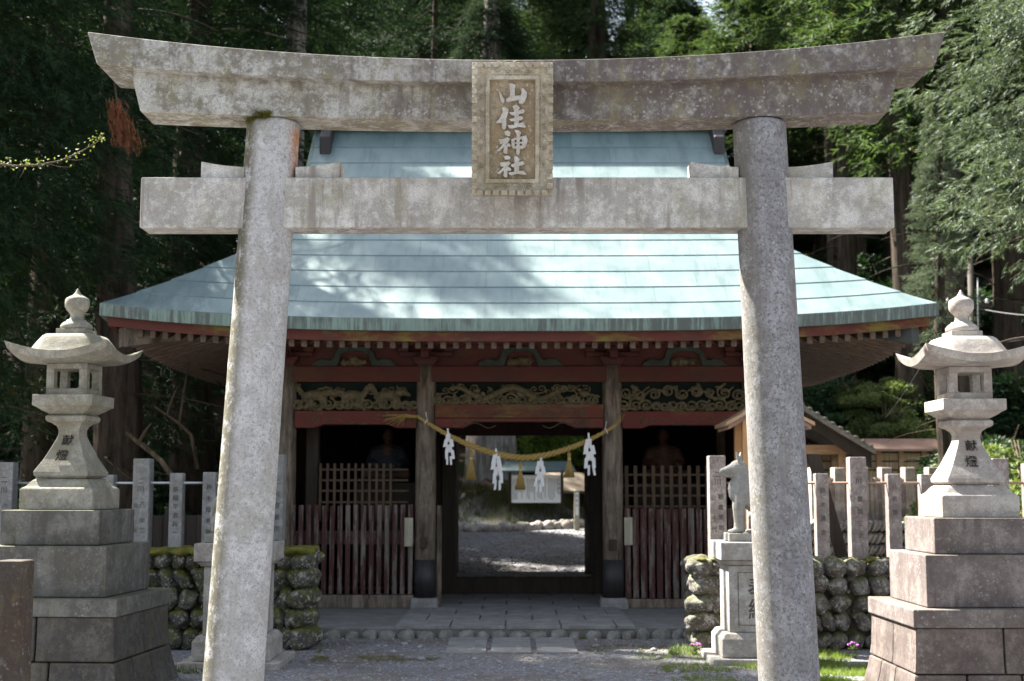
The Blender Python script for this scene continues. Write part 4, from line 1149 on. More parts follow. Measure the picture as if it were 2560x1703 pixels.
# ---- seated guardian figures in the bays
def guardian(vx, vy, robe_m, label):
    Y = 18.75; c = at(vx, vy, Y); sc = .80
    T = thing('guardian_statue', label, 'statue', (c.x, Y, ZP+.24), 'seated guardian figures inside the gate')
    skin = wood('aged_brown_statue_skin', (.07,.032,.02), (.035,.018,.012), (5, 5, 5), grime=.3)
    P = lambda x, y, z: Vector((c.x+x*sc, Y+y*sc, c.z+z*sc))
    mb = MB()
    mb.ball(P(0, 0, 0), (.088*sc, .10*sc, .125*sc), 18, 14); mb.ball(P(0, -.035, -.045), (.066*sc, .062*sc, .065*sc))
    mb.limb(P(0, .01, -.09), .052*sc, P(0, .015, -.17), .06*sc)
    mb.limb(P(0, -.088, .01), .012*sc, P(0, -.112, -.025), .018*sc)                    # nose
    for s in (-1, 1):
        mb.ball(P(s*.09, .01, -.005), (.015*sc, .025*sc, .04*sc)); mb.ball(P(s*.035, -.088, .035), (.028*sc, .012*sc, .008*sc))
        mb.ball(P(s*.035, -.088, .012), (.017*sc, .012*sc, .009*sc))
        mb.ball(P(s*.045, -.075, -.03), (.028*sc, .025*sc, .022*sc))
    mb.ball(P(0, -.098, -.062), (.03*sc, .012*sc, .008*sc)); mb.ball(P(0, -.088, -.095), (.028*sc, .022*sc, .018*sc))
    # torso, arms, hands with five fingers on the lap, folded legs
    mb.limb(P(0, .02, -.26), .15*sc, P(0, .03, -.55), .16*sc); mb.limb(P(-.16, .03, -.24), .075*sc, P(.16, .03, -.24), .075*sc)
    for s in (-1, 1):
        mb.limb(P(s*.22, .03, -.26), .062*sc, P(s*.28, -.04, -.46), .05*sc); mb.limb(P(s*.28, -.04, -.46), .05*sc, P(s*.17, -.24, -.50), .036*sc)
        mb.ball(P(s*.155, -.28, -.50), (.035*sc, .05*sc, .022*sc))
        for q in range(4):
            mb.limb(P(s*(.175-.017*q), -.31, -.50), .0105*sc, P(s*(.165-.017*q), -.355+.006*abs(q-1.5), -.51), .010*sc)
            mb.limb(P(s*(.165-.017*q), -.355, -.51), .010*sc, P(s*(.16-.016*q), -.365, -.535), .009*sc)
        mb.limb(P(s*.125, -.27, -.49), .013*sc, P(s*.105, -.31, -.485), .011*sc)
        mb.limb(P(s*.12, 0, -.66), .11*sc, P(s*.34, -.26, -.66), .085*sc); mb.limb(P(s*.34, -.26, -.66), .07*sc, P(s*.05, -.36, -.68), .055*sc)
    body = organic(mb, 'body', skin, T, voxel=.0095, smooth=3)
    mb = MB()
    mb.loft([[P(a*math.cos(2*math.pi*k/20), .02+b*math.sin(2*math.pi*k/20), z) for k in range(20)] for a, b, z in ((.075, .075, -.165), (.13, .10, -.19), (.25, .12, -.22), (.27, .14, -.30), (.22, .17, -.42), (.24, .2, -.55), (.36, .30, -.62), (.42, .40, -.74), (.40, .38, -.80))], True)
    for s in (-1, 1):
        mb.limb(P(s*.22, .03, -.27), .085*sc, P(s*.285, -.04, -.46), .095*sc); mb.limb(P(s*.285, -.04, -.46), .09*sc, P(s*.20, -.20, -.50), .075*sc)
    organic(mb, 'robe', robe_m, body, voxel=.012, smooth=3)
    mb = MB(); zb = P(0, 0, -.80).z; mb.box(c.x-.42, c.x+.42, Y-.42, Y+.42, ZP+.241, zb); mb.build('stand', M['dark_wood'], T, bevel=.01)
guardian(893, 1004, wood('indigo_robe_paint', (.018,.022,.034), (.01,.012,.02), (5,5,5), grime=.3), 'dim seated guardian figure in a dark blue robe in the left bay')
guardian(1526, 1004, wood('russet_robe_paint', (.065,.028,.016), (.035,.015,.01), (5,5,5), grime=.3), 'dim seated guardian figure in a russet robe in the right bay')

# ================================================================== ROPE, PAPER STREAMERS, STRAW TASSELS
RY = PY-.24
rope_c = lambda vx: 1054 - 95*abs((vx-1205)/243)**1.75
def rope_path(n=150):
    return [at(962+458*i/n, rope_c(962+458*i/n), RY) for i in range(n+1)]
rp = rope_path(); n = len(rp)-1
T = thing('sacred_rope', 'thick twisted straw rope sagging between the two middle gate posts', 'rope', rp[n//2])
for k in range(3):
    pts = []; rs = []; ln = 0
    for i, p in enumerate(rp):
        if i: ln += (rp[i]-rp[i-1]).length
        t = (rp[min(i+1, n)]-rp[max(i-1, 0)]).normalized(); a_ = t.cross(Vector((0, 1, 0))).normalized(); b_ = Vector((0, 1, 0))
        s = i/n; r = .017+.024*math.sin(math.pi*s)**.9
        ph = 2*math.pi*(ln/.20+k/3)
        pts.append(p+(a_*math.cos(ph)+b_*math.sin(ph))*r*.58); rs.append(r*.54)
    mb = MB(); mb.tube(pts, rs, 9); mb.build('strand', M['straw'], T)
mb = MB(); rg = random.Random(4)
for i in range(34):
    e = at(908+rg.uniform(-30, 20), 966+rg.uniform(-15, 15), RY+rg.uniform(-.06, .1)); m_ = at(935, 957+rg.uniform(-4, 4), RY+rg.uniform(-.03, .03))
    mb.tube([rp[0]+Vector((.02, 0, rg.uniform(-.02, .02))), m_, e], .0028, 4)
mb.build('frayed_end', M['straw'], T); mb = MB()
for i in range(14):
    e = at(1430+rg.uniform(-6, 10), 960+rg.uniform(-10, 10), RY+rg.uniform(-.04, .04))
    mb.tube([rp[-1]+Vector((-.02, 0, rg.uniform(-.02, .02))), e], .0028, 4)
mb.build('frayed_end', M['straw'], T)
mb = MB()
for i in (6, n-8):
    t = (rp[i+1]-rp[i-1]).normalized(); a_ = t.cross(Vector((0, 1, 0))).normalized()
    mb.tube([rp[i]+(a_*math.cos(x)+Vector((0, 1, 0))*math.sin(x))*.036 for x in [2*math.pi*j/14 for j in range(15)]], .006, 5)
    mb.tube([rp[i]+a_*.03, rp[i]+Vector((.0, -.05, .12))], .004, 5)
mb.build('binding_cord', M['paper'], T)

def streamer(vx, vtop, vbot, flip, label, twist=0.0):
    p = at(vx, vtop, RY-.03); L = p.z-at(vx, vbot, RY-.03).z
    T = thing('paper_streamer', label, 'paper streamer', p, 'paper streamers on the straw rope')
    rg = random.Random(int(vx)); sg = -1 if flip else 1
    mb = MB()
    z = p.z; x = p.x; w = L*.15; y = p.y
    mb.add([(x-.008, y, z+.02), (x+.012, y, z+.02), (x+.014+.01*sg, y-.005, z-L*.16), (x-.012+.01*sg, y-.005, z-L*.17)], [(0, 1, 2, 3)])
    u = L/.36*.66
    for strand in (-1, 1):
        cz = z-L*.13; offs = (.018, .036, .022, .048, .030)
        for k in range(5):
            ox = strand*offs[k]*u+.01*sg*(1+k*.4)+rg.uniform(-.012, .012)*u; ww = (.058, .066, .060, .050, .034)[k]*u; h = L*(.23, .23, .24, .27, .26)[k]
            yy = y-.005-.006*(k % 2)-.003*strand+rg.uniform(-.006, .006); sk = strand*rg.uniform(-.006, .030)*u
            mb.add([(x+ox-ww/2, yy, cz), (x+ox+ww/2, yy-.003, cz+.003), (x+ox+ww/2+sk, yy+.010*strand, cz-h), (x+ox-ww/2+sk, yy+.004, cz-h-.008*u)], [(0, 1, 2, 3)])
            cz -= h*.72
    o = mb.build('folded_paper', M['paper'], T)
    s = o.modifiers.new('thickness', 'SOLIDIFY'); s.thickness = .0016
    return T
streamer(1030, 990, 1063, 0, 'white folded paper streamer at the left end of the rope against the dark post')
streamer(1141, 1036, 1120, 0, 'white folded paper streamer between two straw tassels, in front of the big cedar')
streamer(1246, 1052, 1126, 1, 'white folded paper streamer hanging in front of the notice board')
streamer(1354, 1000, 1086, 0, 'white folded paper streamer at the right end of the rope')
def tassel(vx, vtop, vbot, label):
    p = at(vx, vtop, RY-.01); L = p.z-at(vx, vbot, RY-.01).z
    T = thing('straw_tassel', label, 'straw tassel', p, 'straw tassels on the rope')
    rg = random.Random(int(vx)); mb = MB(); zn = p.z-L*.27
    for i in range(260):
        a_ = rg.uniform(0, 6.28); q = rg.random()**.5
        r0, r1, r2 = .024*q, .014*q, .072*q
        mb.tube([(p.x+r0*math.cos(a_), p.y+r0*math.sin(a_), p.z-.01*rg.random()), (p.x+r1*math.cos(a_), p.y+r1*math.sin(a_), zn), (p.x+r2*.55*math.cos(a_), p.y+r2*.55*math.sin(a_), zn-L*.33), (p.x+r2*math.cos(a_), p.y+r2*math.sin(a_), p.z-L*rg.uniform(.94, 1.04))], .0032, 4)
    up_ = min(rp, key=lambda q: abs(q.x-p.x)); mb.tube([(p.x, p.y, p.z-.02), (up_.x, up_.y, up_.z)], .005, 5)
    mb.build('straw', M['straw'], T)
    mb = MB(); mb.lathe([(.018, zn-.014), (.024, zn-.010), (.024, zn+.010), (.018, zn+.014)], (p.x, p.y, 0), 12); mb.build('binding', granite('pale_straw_binding', base=(.75,.62,.3), dark=(.6,.45,.2), lichen=0, streak=0, yellow=0), T)
tassel(1084, 1038, 1103, 'straw tassel on the left part of the rope')
tassel(1198, 1066, 1126, 'straw tassel at the lowest point of the rope')
tassel(1310, 1042, 1098, 'straw tassel on the right part of the rope beside bright leaves')

# ================================================================== PLATFORM AND PATHS
plat = thing('stone_platform', 'low stone platform carrying the gate, edged with half round boulders', 'platform', (gx, 15.2, 0))
mb = MB(); mb.box(-4.6, 4.8, 15.12, 23.6, -.1, .112); mb.build('slab', M['concrete'], plat, bevel=.015)
mb = MB(); rg = random.Random(9); y = 15.10; rr_ = 0
while y < GY-.15:
    d = .70; x = -1.28-(.3 if rr_ % 2 else 0)
    while x < 1.35:
        x2 = min(x+.605, 1.35); x1 = max(x, -1.28)
        if x2-x1 > .06: mb.box(x1+.009, x2-.009, y+.009, y+d-.009, .09, .132+rg.uniform(-.002, .002))
        x += .605
    y += d; rr_ += 1
mb.build('paving_slabs', M['paving'], plat, bevel=.006)
cm = rock_meshes(granite('grey_curb_boulder', base=(.22,.22,.215), dark=(.11,.11,.105), stain=(.15,.14,.13), stain_amt=.3, lichen=.3, streak=0, yellow=.1, moss=.15, topmoss=.12, seed=61, sc=.13), 'curb_boulder', 6, 11, .34)
x = -2.05
while x < 2.0:
    w = rg.uniform(.065, .10); put(rg.choice(cm), 'curb_stone', plat, (x+w, 15.07+rg.uniform(-.015, .01), rg.uniform(-.01, .012)), (w, .09, rg.uniform(.075, .10)), (0, rg.uniform(-.2, .2), rg.uniform(-.4, .4))); x += 2*w+rg.uniform(.01, .06)
mb = MB()
for c_ in range(3):
    for r_ in range(3):
        x0 = -.665+c_*.455; y0 = 13.62+r_*.465
        mb.box(x0, x0+.405, y0, y0+.455, -.03, .022+rg.uniform(-.003, .003))
tag(mb.build('paving_path', M['paving'], None, (0, 14.3, 0), bevel=.006), kind='structure')
# ================================================================== RIGHT SIDE: BOOTH, SECOND FENCE, PAVILION, REED FENCE, POLE
SY = 16.3
bc = ax(1757, 960, SY); hwid = ax(1857, 975, SY)-bc; ez = az(976, SY); rz_ = az(912, SY)
T = thing('roofed_booth', 'small fresh timber booth with a little gabled roof, half behind the right torii pillar', 'booth', (bc, SY, 0))
mb = MB(); n = 8
def bprof(s): return rz_-(rz_-ez)*(s*1.25-.25*s*s)
for sg in (-1, 1):
    top = [Vector((bc+sg*hwid*i/n, SY-.45, bprof(i/n))) for i in range(n+1)]
    low = [p+Vector((0, 0, -.045)) for p in top]
    P = top+low[::-1]
    mb.prism(P if sg < 0 else P[::-1], (0, .9, 0))
mb.build('roof', M['tan_wood'], T, bevel=.004)
mb = MB()
for sg in (-1, 1):
    for i in range(9):
        y = SY-.40+i*.10
        mb.loft([[Vector((bc+sg*hwid*s, y+a, bprof(s)-.05-b)) for a, b in ((0, 0), (.035, 0), (.035, .05), (0, .05))] for s in (.12, .55, .93)])
mb.build('roof_rafters', M['copper_brown'], T)
for sg in (-1, 1):
    for yy in (SY-.28, SY+.28):
        mb = MB(); xx = bc+sg*.265; mb.box(xx-.04, xx+.04, yy-.04, yy+.04, -.02, bprof(.5)-.06); mb.build('post', M['new_wood'], T, bevel=.004)
mb = MB(); mb.box(bc-.3, bc+.3, SY-.32, SY-.24, ez+.06, ez+.14); mb.box(bc-.3, bc+.3, SY-.30, SY+.30, .9, .95); mb.build('cross_beam', M['new_wood'], T, bevel=.004)
mb = MB(); mb.prism([(bc-.3, SY-.27, ez+.14), (bc+.3, SY-.27, ez+.14), (bc, SY-.27, rz_-.06)], (0, .02, 0)); mb.build('gable_board', M['new_wood'], T)

# leaning plank
a = at(1872, 1045, 15.3); b = at(1942, 1296, 15.3)
mb = MB(); d = (b-a); s = Vector((.075, 0, 0)); e = Vector((.05, .04, 0))
mb.loft([[a-s, a+s, a+s+Vector((0, .04, 0)), a-s+Vector((0, .04, 0))], [b-s*.4-Vector((.03,0,0)), b+s, b+s+Vector((0, .04, 0)), b-s*.4+Vector((-.03, .04, 0))]])
tag(mb.build('leaning_plank', M['dark_wood'], None, a, bevel=.004), 'dark plank leaning diagonally behind the right hand stone fence', 'plank')

M['post_far'] = granite('pinkish_fence_granite', base=(.56,.46,.41), dark=(.2,.16,.14), stain=(.22,.17,.15), stain_amt=.4, lichen=.4, streak=.5, yellow=.1, seed=22)
# second fence on its own boulder wall
Y2 = 24.0; ZW = az(1197, Y2); ZB = .25
rf = rock_meshes(M['boulder_far'], 'pale_boulder', 5, 21, .16)
T = thing('boulder_wall', 'pale sunlit boulder wall in the background behind the right fence', 'stone wall', (7, Y2+.3, 0))
mb = MB(); mb.box(4.6, 9.6, Y2+.08, Y2+.6, -.2, ZW-.04); mb.build('earth_core', M['soil'], T)
rg = random.Random(33); rh = (ZW-ZB)/4; nb_ = 0
st = MB()
for r in range(4):
    x = 4.65
    while x < 9.4:
        w = rg.uniform(.032, .050); tl = .45+rg.uniform(-.12, .12)
        if nb_ < 100 and x < 6.6:
            put(rg.choice(rf), 'boulder', T, (x, Y2+.05+rg.uniform(-.02, .02), ZB+rh*(r+.5)), (w, .15, rh*.54), (0, tl, 0)); nb_ += 1
        else: st.ball((x, Y2+.05, ZB+rh*(r+.5)), (w, .15, rh*.52), 8, 6, Matrix.Rotation(tl, 3, 'Y'))
        x += w*1.9
tag(st.build('more_boulders', M['boulder_far'], T), kind='stuff')
T = thing('stone_fence', 'distant stone fence of wide and thin posts on the pale boulder wall', 'stone fence', (7, Y2+.3, ZW))
vx = 1862; i = 0
while vx < 2460:
    w = .19; xx = ax(vx+12, 1100, Y2+.3); zt = az(1077-.004*(vx-1862), Y2+.3)
    mb = MB(); mb.sq([(w/2, ZW-.05), (w/2, zt-.01), (w/2-.01, zt)], (xx, Y2+.3, 0), R(10)); mb.build('post', M['post_far'], T, bevel=.004)
    for k in range(4):
        x3 = ax(vx+12+10.8*(k+1), 1100, Y2+.3); mb = MB(); mb.sq([(.038, ZW-.05), (.038, az(1099, Y2+.3))], (x3, Y2+.3, 0), R(24)); mb.build('thin_post', M['post_far'], T)
    vx += 54; i += 1

# pavilion beyond
VY = 26.6; pc = ax(1760, 1000, VY); ph = ax(2000, 1032, VY)-pc; pe = az(1034, VY); pr = az(880, VY)
T = thing('wooden_pavilion', 'open timber pavilion with a dark gabled roof behind the right fence', 'pavilion', (pc, VY, 1.0))
mb = MB()
for sg in (-1, 1):
    P = []; n = 10
    for i in range(n+1): s = i/n; P.append(Vector((pc+sg*ph*s, VY-.5, pr-(pr-pe)*(1.12*s-.12*s*s))))
    Q = [p+Vector((0, 0, -.12)) for p in P]
    poly = P+Q[::-1]
    mb.prism(poly if sg < 0 else poly[::-1], (0, 3.4, 0))
mb.build('roof', M['tile_stone'], T, bevel=.01)
mb = MB()
for sg in (-1, 1):
    for k in range(14):
        s = (k+.5)/14; z = pr-(pr-pe)*(1.12*s-.12*s*s); xx = pc+sg*ph*s
        mb.tube([(xx, VY-.50, z+.005), (xx, VY+2.9, z+.005)], .035, 8)
mb.build('roof_tiles', M['tile_stone'], T)
mb = MB()
for sg in (-1, 1):
    P = [Vector((pc+sg*ph*.02, VY-.42, pr-.14)), Vector((pc+sg*ph*.97, VY-.42, pe-.10)), Vector((pc+sg*ph*.97, VY-.42, pe-.38)), Vector((pc+sg*ph*.02, VY-.42, pr-.40))]
    mb.prism(P if sg < 0 else P[::-1], (0, .06, 0))
mb.build('bargeboard', M['dark_wood'], T)
for xx in (pc-ax(1935, 1000, VY)+pc, ax(1935, 1000, VY)):
    for yy in (VY, VY+2.3):
        mb = MB(); mb.box(xx-.07, xx+.07, yy-.07, yy+.07, .6, pe+.1); mb.build('post', M['tan_wood'], T, bevel=.006)
mb = MB(); mb.box(pc-ph*.86, pc+ph*.86, VY-.06, VY+.06, pe-.10, pe+.08); mb.build('tie_beam', M['tan_wood'], T, bevel=.006)
mb = MB(); mb.box(pc-ph*.7, pc+ph*.7, VY+2.25, VY+2.3, .8, pe); mb.build('back_wall', M['tan_wood'], T)

# reed fence with copper coping
QY = 29.0
T = thing('reed_fence', 'tan reed fence with a brown copper coping roof on the right', 'fence', (7.5, QY, 1.0))
def reed():
    k = NT('dry_reed_matting')
    g = k.noise(1.0, 3, .6, k.map((45, 45, 1.5)))
    return k.fin(k.mix(k.ramp(g, .35, .65), (.22,.16,.09), (.52,.40,.24)), .85, g, .5, .01)
x0, x1 = ax(1858, 1070, QY), ax(2140, 1070, QY)
mb = MB(); mb.box(x0, x1, QY, QY+.06, .9, az(1030, QY)); mb.build('reed_panel', reed(), T)
mb = MB()
for v in range(1866, 2140, 52): xx = ax(v, 1070, QY); mb.box(xx-.05, xx+.05, QY-.05, QY-.002, .9, az(1028, QY))
mb.build('batten', M['tan_wood'], T)
mb = MB()
for v in (1042, 1062, 1082): z = az(v, QY); mb.box(x0, x1, QY-.03, QY-.001, z-.012, z+.012)
mb.build('cord', M['dark_wood'], T)
mb = MB(); e0, e1 = az(1033, QY-.35), az(1010, QY+.1)
xa, xb = ax(1850, 1020, QY), ax(2168, 1030, QY-.35)
mb.prism([(xa, QY-.38, e0), (xa, QY+.05, e1), (xa, QY+.48, e0), (xa, QY+.48, e0-.05), (xa, QY+.05, e1-.05), (xa, QY-.38, e0-.05)], (xb-xa, 0, 0))
mb.build('coping', M['copper_brown'], T, bevel=.004)

# utility pole and cables
UY = 27.0; ux = ax(2238, 740, UY)
T = thing('utility_pole', 'dark wooden utility pole with cables behind the right lantern', 'utility pole', (ux, UY, .8))
mb = MB(); mb.tube([(ux, UY, .5), (ux, UY, az(590, UY))], [.085, .062], 12); mb.build('pole', M['dark_wood'], T)
mb = MB(); z = az(704, UY); mb.box(ux-.55, ux+.35, UY-.10, UY-.04, z-.04, z+.04); z = az(790, UY); mb.box(ux-.15, ux+.15, UY-.22, UY-.06, z-.05, z+.05); mb.build('bracket', M['dark_wood'], T, bevel=.006)
for xx in (-.5, -.3, .28):
    mb = MB(); mb.lathe([(.015, 0), (.03, .02), (.02, .05), (.032, .07), (.0, .10)], (ux+xx, UY-.07, az(704, UY)+.04), 10); mb.build('insulator', M['paper'], T)
mb = MB(); pts = [at(2250, 775+0, UY-.1), at(2262, 778, UY-.1), at(2262, 800, UY-.1), at(2250, 808, UY-.1), at(2240, 806, UY-.1)]; mb.tube(pts, .012, 6); mb.tube([at(2250, 640, UY-.1), at(2252, 860, UY-.1)], .016, 6); mb.build('conduit', M['wire_pale'], T)
def cable(p, q, sag, m, r, label):
    pts = [p.lerp(q, i/24)-Vector((0, 0, sag*4*(i/24)*(1-i/24))) for i in range(25)]
    mb = MB(); mb.tube(pts, r, 5); tag(mb.build('cable', M[m], None, p), label, 'cable', 'cables strung from the utility pole')
cable(at(2243, 708, UY), at(2500, 722, UY-2), .1, 'wire', .016, 'thick dark cable running right from the top of the utility pole')
cable(at(2243, 792, UY), at(2480, 745, UY+3), .1, 'wire_pale', .011, 'pale cable rising to the right from the utility pole')
cable(at(2232, 800, UY), at(2124, 832, 16.2), .02, 'wire_pale', .008, 'pale cable from the pole to the metal corner of the gate roof, upper one')
cable(at(2232, 790, UY), at(2140, 812, 17.5), .02, 'wire_pale', .006, 'thin cable crossing behind the lantern finial to the gate eave')
cable(at(2124, 836, 16.0), at(2040, 960, 19), .02, 'wire_pale', .004, 'very thin cable dropping from the gate corner down to the left')
cable(at(2243, 838, UY), at(2480, 805, UY+3), .05, 'wire', .009, 'dark cable low on the utility pole running to the right')

# ---- board fence left, behind the stone posts
BYF = 15.9
T = thing('board_fence', 'dark vertical board fence behind the left stone posts', 'fence', (-4, BYF, .4))
mb = MB(); rg = random.Random(8); x = -6.4
while x < -3.15:
    w = rg.uniform(.10, .15); mb.box(x, x+w-.006, BYF, BYF+.025, .2, az(1184+rg.uniform(-3, 3), BYF)); x += w
mb.build('boards', M['dark_wood'], T)
mb = MB(); mb.box(-4.0, -3.9, BYF-.04, BYF-.002, .2, az(1168, BYF)); mb.box(-6.4, -3.15, BYF+.027, BYF+.07, .95, 1.03); mb.build('rails', M['dark_wood'], T)

# ================================================================== INNER COURT
def court_z(y): return .2+.6*(y-21)/8
NY = 30.0
T = thing('notice_board', 'roofed notice board with a white panel of vertical writing beyond the gate', 'notice board', (ax(1235, 1120, NY), NY, court_z(NY)))
xl_, xr_ = ax(1174, 1150, NY), ax(1294, 1150, NY)
for xx in (xl_, xr_):
    mb = MB(); mb.box(xx-.03, xx+.03, NY-.03, NY+.03, court_z(NY)-.1, az(1078, NY)); mb.build('post', M['dark_wood'], T)
mb = MB(); mb.box(xl_+.032, xr_-.032, NY-.02, NY+.01, az(1157.5, NY), az(1094, NY)); pan = mb.build('panel', NT('white_painted_panel').fin((.86,.87,.88), .6), T)
mb = MB(); rg = random.Random(2)
for c_ in range(26):
    if c_ in (7, 13, 19): continue
    xx = ax(1181+c_*4.1, 1120, NY-.03); v = 1101+rg.uniform(0, 3); vend = 1150-rg.choice((0, 4, 18))
    while v < vend:
        h = rg.uniform(.9, 1.5); mb.box(xx-.008, xx+.008, NY-.0235, NY-.0215, az(v+h, NY), az(v, NY)); v += h+rg.uniform(.6, 1.0)
mb.build('small_writing', M['incised_soft'], pan)
mb = MB(); add_text(mb, '山住神社由緒', .085, facing(Vector((ax(1290, 1120, NY), NY-.023, az(1125, NY)))), .0008) if False else None
for i, c_ in enumerate('山住神社'):
    add_text(mb, c_, .085, facing(Vector((ax(1287.5, 1120, NY), NY-.0235, az(1105+i*10, NY)))), .0008)
mb.build('title_writing', M['incised_soft'], pan)
mb = MB(); rt, rb_ = az(1062, NY), az(1083, NY-.3)
xa, xb = ax(1151, 1083, NY), ax(1324, 1083, NY)
mb.loft([[(xa, NY-.34, rb_-.035), (xa, NY-.34, rb_), (xa+.12, NY, rt), (xa, NY+.34, rb_), (xa, NY+.34, rb_-.035), (xa+.12, NY, rt-.05)], [(xb, NY-.34, rb_-.035), (xb, NY-.34, rb_), (xb-.12, NY, rt), (xb, NY+.34, rb_), (xb, NY+.34, rb_-.035), (xb-.12, NY, rt-.05)]])
mb.build('roof', M['copper'], T)
WY = 28.6
mb = MB(); xx = ax(1327.5, 1180, WY); mb.box(xx-.055, xx+.055, WY-.04, WY+.04, court_z(WY)-.1, az(1130, WY)); mb.sq([(.055, az(1130, WY)), (.0, az(1126, WY))], (xx, WY, 0))
wp = tag(mb.build('marker_post', M['pale_wood'], None, (xx, WY, court_z(WY)), bevel=.004), 'slim pale marker post standing right of the notice board', 'post')
mb = MB(); mb.box(xx-.035, xx+.035, WY-.046, WY-.041, az(1186, WY), az(1133, WY)); tab = mb.build('white_label', NT('white_painted_label').fin((.7,.7,.68), .6), wp)
mb = MB()
for i, c_ in enumerate('御神木'): add_text(mb, c_, .055, facing(Vector((xx, WY-.0465, az(1142+i*11, WY)))), .0006)
mb.build('writing', M['incised_soft'], tab)
# wall with a pent roof at the back of the court
KY = 34.0
T = thing('roofed_wall', 'low wooden wall with a sun dappled plank roof behind the notice board', 'wall', (2.5, KY, 1.0))
xa, xb = ax(1240, 1150, KY), ax(1560, 1150, KY)
mb = MB(); mb.box(xa, xb, KY, KY+.08, .8, az(1166, KY)); mb.build('tan_boards', M['tan_wood'], T)
mb = MB(); mb.box(xa, xb, KY+.002, KY+.07, az(1166, KY)+.002, az(1125, KY)); mb.build('dark_boards', M['dark_wood'], T)
mb = MB()
for v in range(1246, 1560, 14): x_ = ax(v, 1150, KY); mb.box(x_-.03, x_+.03, KY-.04, KY-.002, .8, az(1125, KY))
mb.box(xa, xb, KY-.06, KY-.042, az(1168, KY), az(1164, KY)); mb.box(xa, xb, KY-.06, KY-.042, az(1199, KY), az(1195, KY))
mb.build('battens', M['dark_wood'], T)
mb = MB(); zl, zh = az(1130, KY-.6), az(1088, KY+.1)
mb.prism([(xa, KY-.65, zl), (xa, KY+.15, zh), (xa, KY+.9, zl), (xa, KY+.9, zl-.06), (xa, KY+.15, zh-.06), (xa, KY-.65, zl-.06)], (xb-xa, 0, 0)); mb.build('roof', wood('weathered_plank_roof', (.20,.16,.11), (.12,.09,.065), (3, 14, 14), grime=.5), T)
# hall at the far left of the view through the door
HY = 44.0
T = thing('wooden_hall', 'timber hall with a pale roof seen past the big cedar through the doorway', 'building', (ax(1040, 1080, HY), HY, 1.5))
xa, xb = ax(940, 1080, HY), ax(1080, 1080, HY)
mb = MB(); mb.box(xa, xb, HY, HY+4, .5, az(1066, HY)); mb.build('wall', M['new_wood'], T)
mb = MB(); mb.box(xa, xb, HY-.05, HY-.002, .5, az(1085, HY)); mb.build('lower_boards', M['dark_wood'], T)
zl, zh = az(1070, HY-.8), az(1045, HY+2)
mb = MB(); mb.prism([(xa-.3, HY-.9, zl), (xa-.3, HY+2, zh+.3), (xa-.3, HY+4.9, zl), (xa-.3, HY+4.9, zl-.15), (xa-.3, HY+2, zh+.15), (xa-.3, HY-.9, zl-.15)], (xb-xa+.6, 0, 0)); mb.build('roof', M['pale_wood'], T)
# border stones round the mound of the big cedar
T = thing('stone_border', 'row of pale stones edging the mound of the big cedar', 'stone border', (0, 29.2, .8))
rg = random.Random(12)
for i in range(34):
    v = 1000+i*11.3; Y = 28.3+ (.9*max(0, (v-1150)/200)) + rg.uniform(-.1, .1); p = at(v, 1200, Y); w = rg.uniform(.09, .16)
    put(rg.choice(rf), 'border_stone', T, (p.x, Y, court_z(Y)+.05), (w, w*.8, w*.8), (rg.uniform(-3, 3), rg.uniform(-3, 3), rg.uniform(-3, 3)))
# ================================================================== TERRAIN
from mathutils import noise as mn
def sstep(a, b, x):
    t = min(1, max(0, (x-a)/(b-a))); return t*t*(3-2*t)
def gz(x, y):
    z = 0.0
    z += court_z(y)*sstep(20.6, 21.6, y)*(1-sstep(5, 7, abs(x))) if y < 30 else (court_z(30)+.03*(y-30))*(1-sstep(5, 7, abs(x)))
    if y > 14.75:
        r = sstep(4.9, 5.5, x)*(.28 if y < 24.4 else .28+(ZW-.33)*sstep(24.35, 24.6, y))
        l = sstep(3.7, 4.6, -x)*.45*sstep(14.7, 15.3, y)
        z = max(z, r, l)
    # hillside
    ys = 38 - 10*sstep(2.5, 6.5, x) - 9*sstep(4, 9, -x)
    sl = .52 + .08*sstep(2, 6, x)
    h = max(0, y-ys)*sl
    h = 13*(1-math.exp(-h/13.)) *1.15
    if abs(x) > 14: h += (abs(x)-14)*.35*sstep(10, 30, y)
    z += h
    if h > .2: z += .5*mn.noise(Vector((x*.35, y*.35, 0)))*min(1, h) + .12*mn.noise(Vector((x*1.3, y*1.3, 3)))*min(1, h)
    z += .010*mn.noise(Vector((x*.9, y*.9, 7)))
    return z
xs = np.concatenate([np.arange(-70, -12, 2.0), np.arange(-12, 12, .3), np.arange(12, 71, 2.0)])
ys_ = np.concatenate([np.arange(-40, 2, 2.0), np.arange(2, 42, .3), np.arange(42, 121, 1.6)])
mb = MB()
vs = [(x, y, gz(x, y)) for y in ys_ for x in xs]; nx = len(xs)
fs = [(j*nx+i, j*nx+i+1, (j+1)*nx+i+1, (j+1)*nx+i) for j in range(len(ys_)-1) for i in range(nx-1)]
mb.add(vs, fs, True); tag(mb.build('ground', M['ground']), kind='structure')

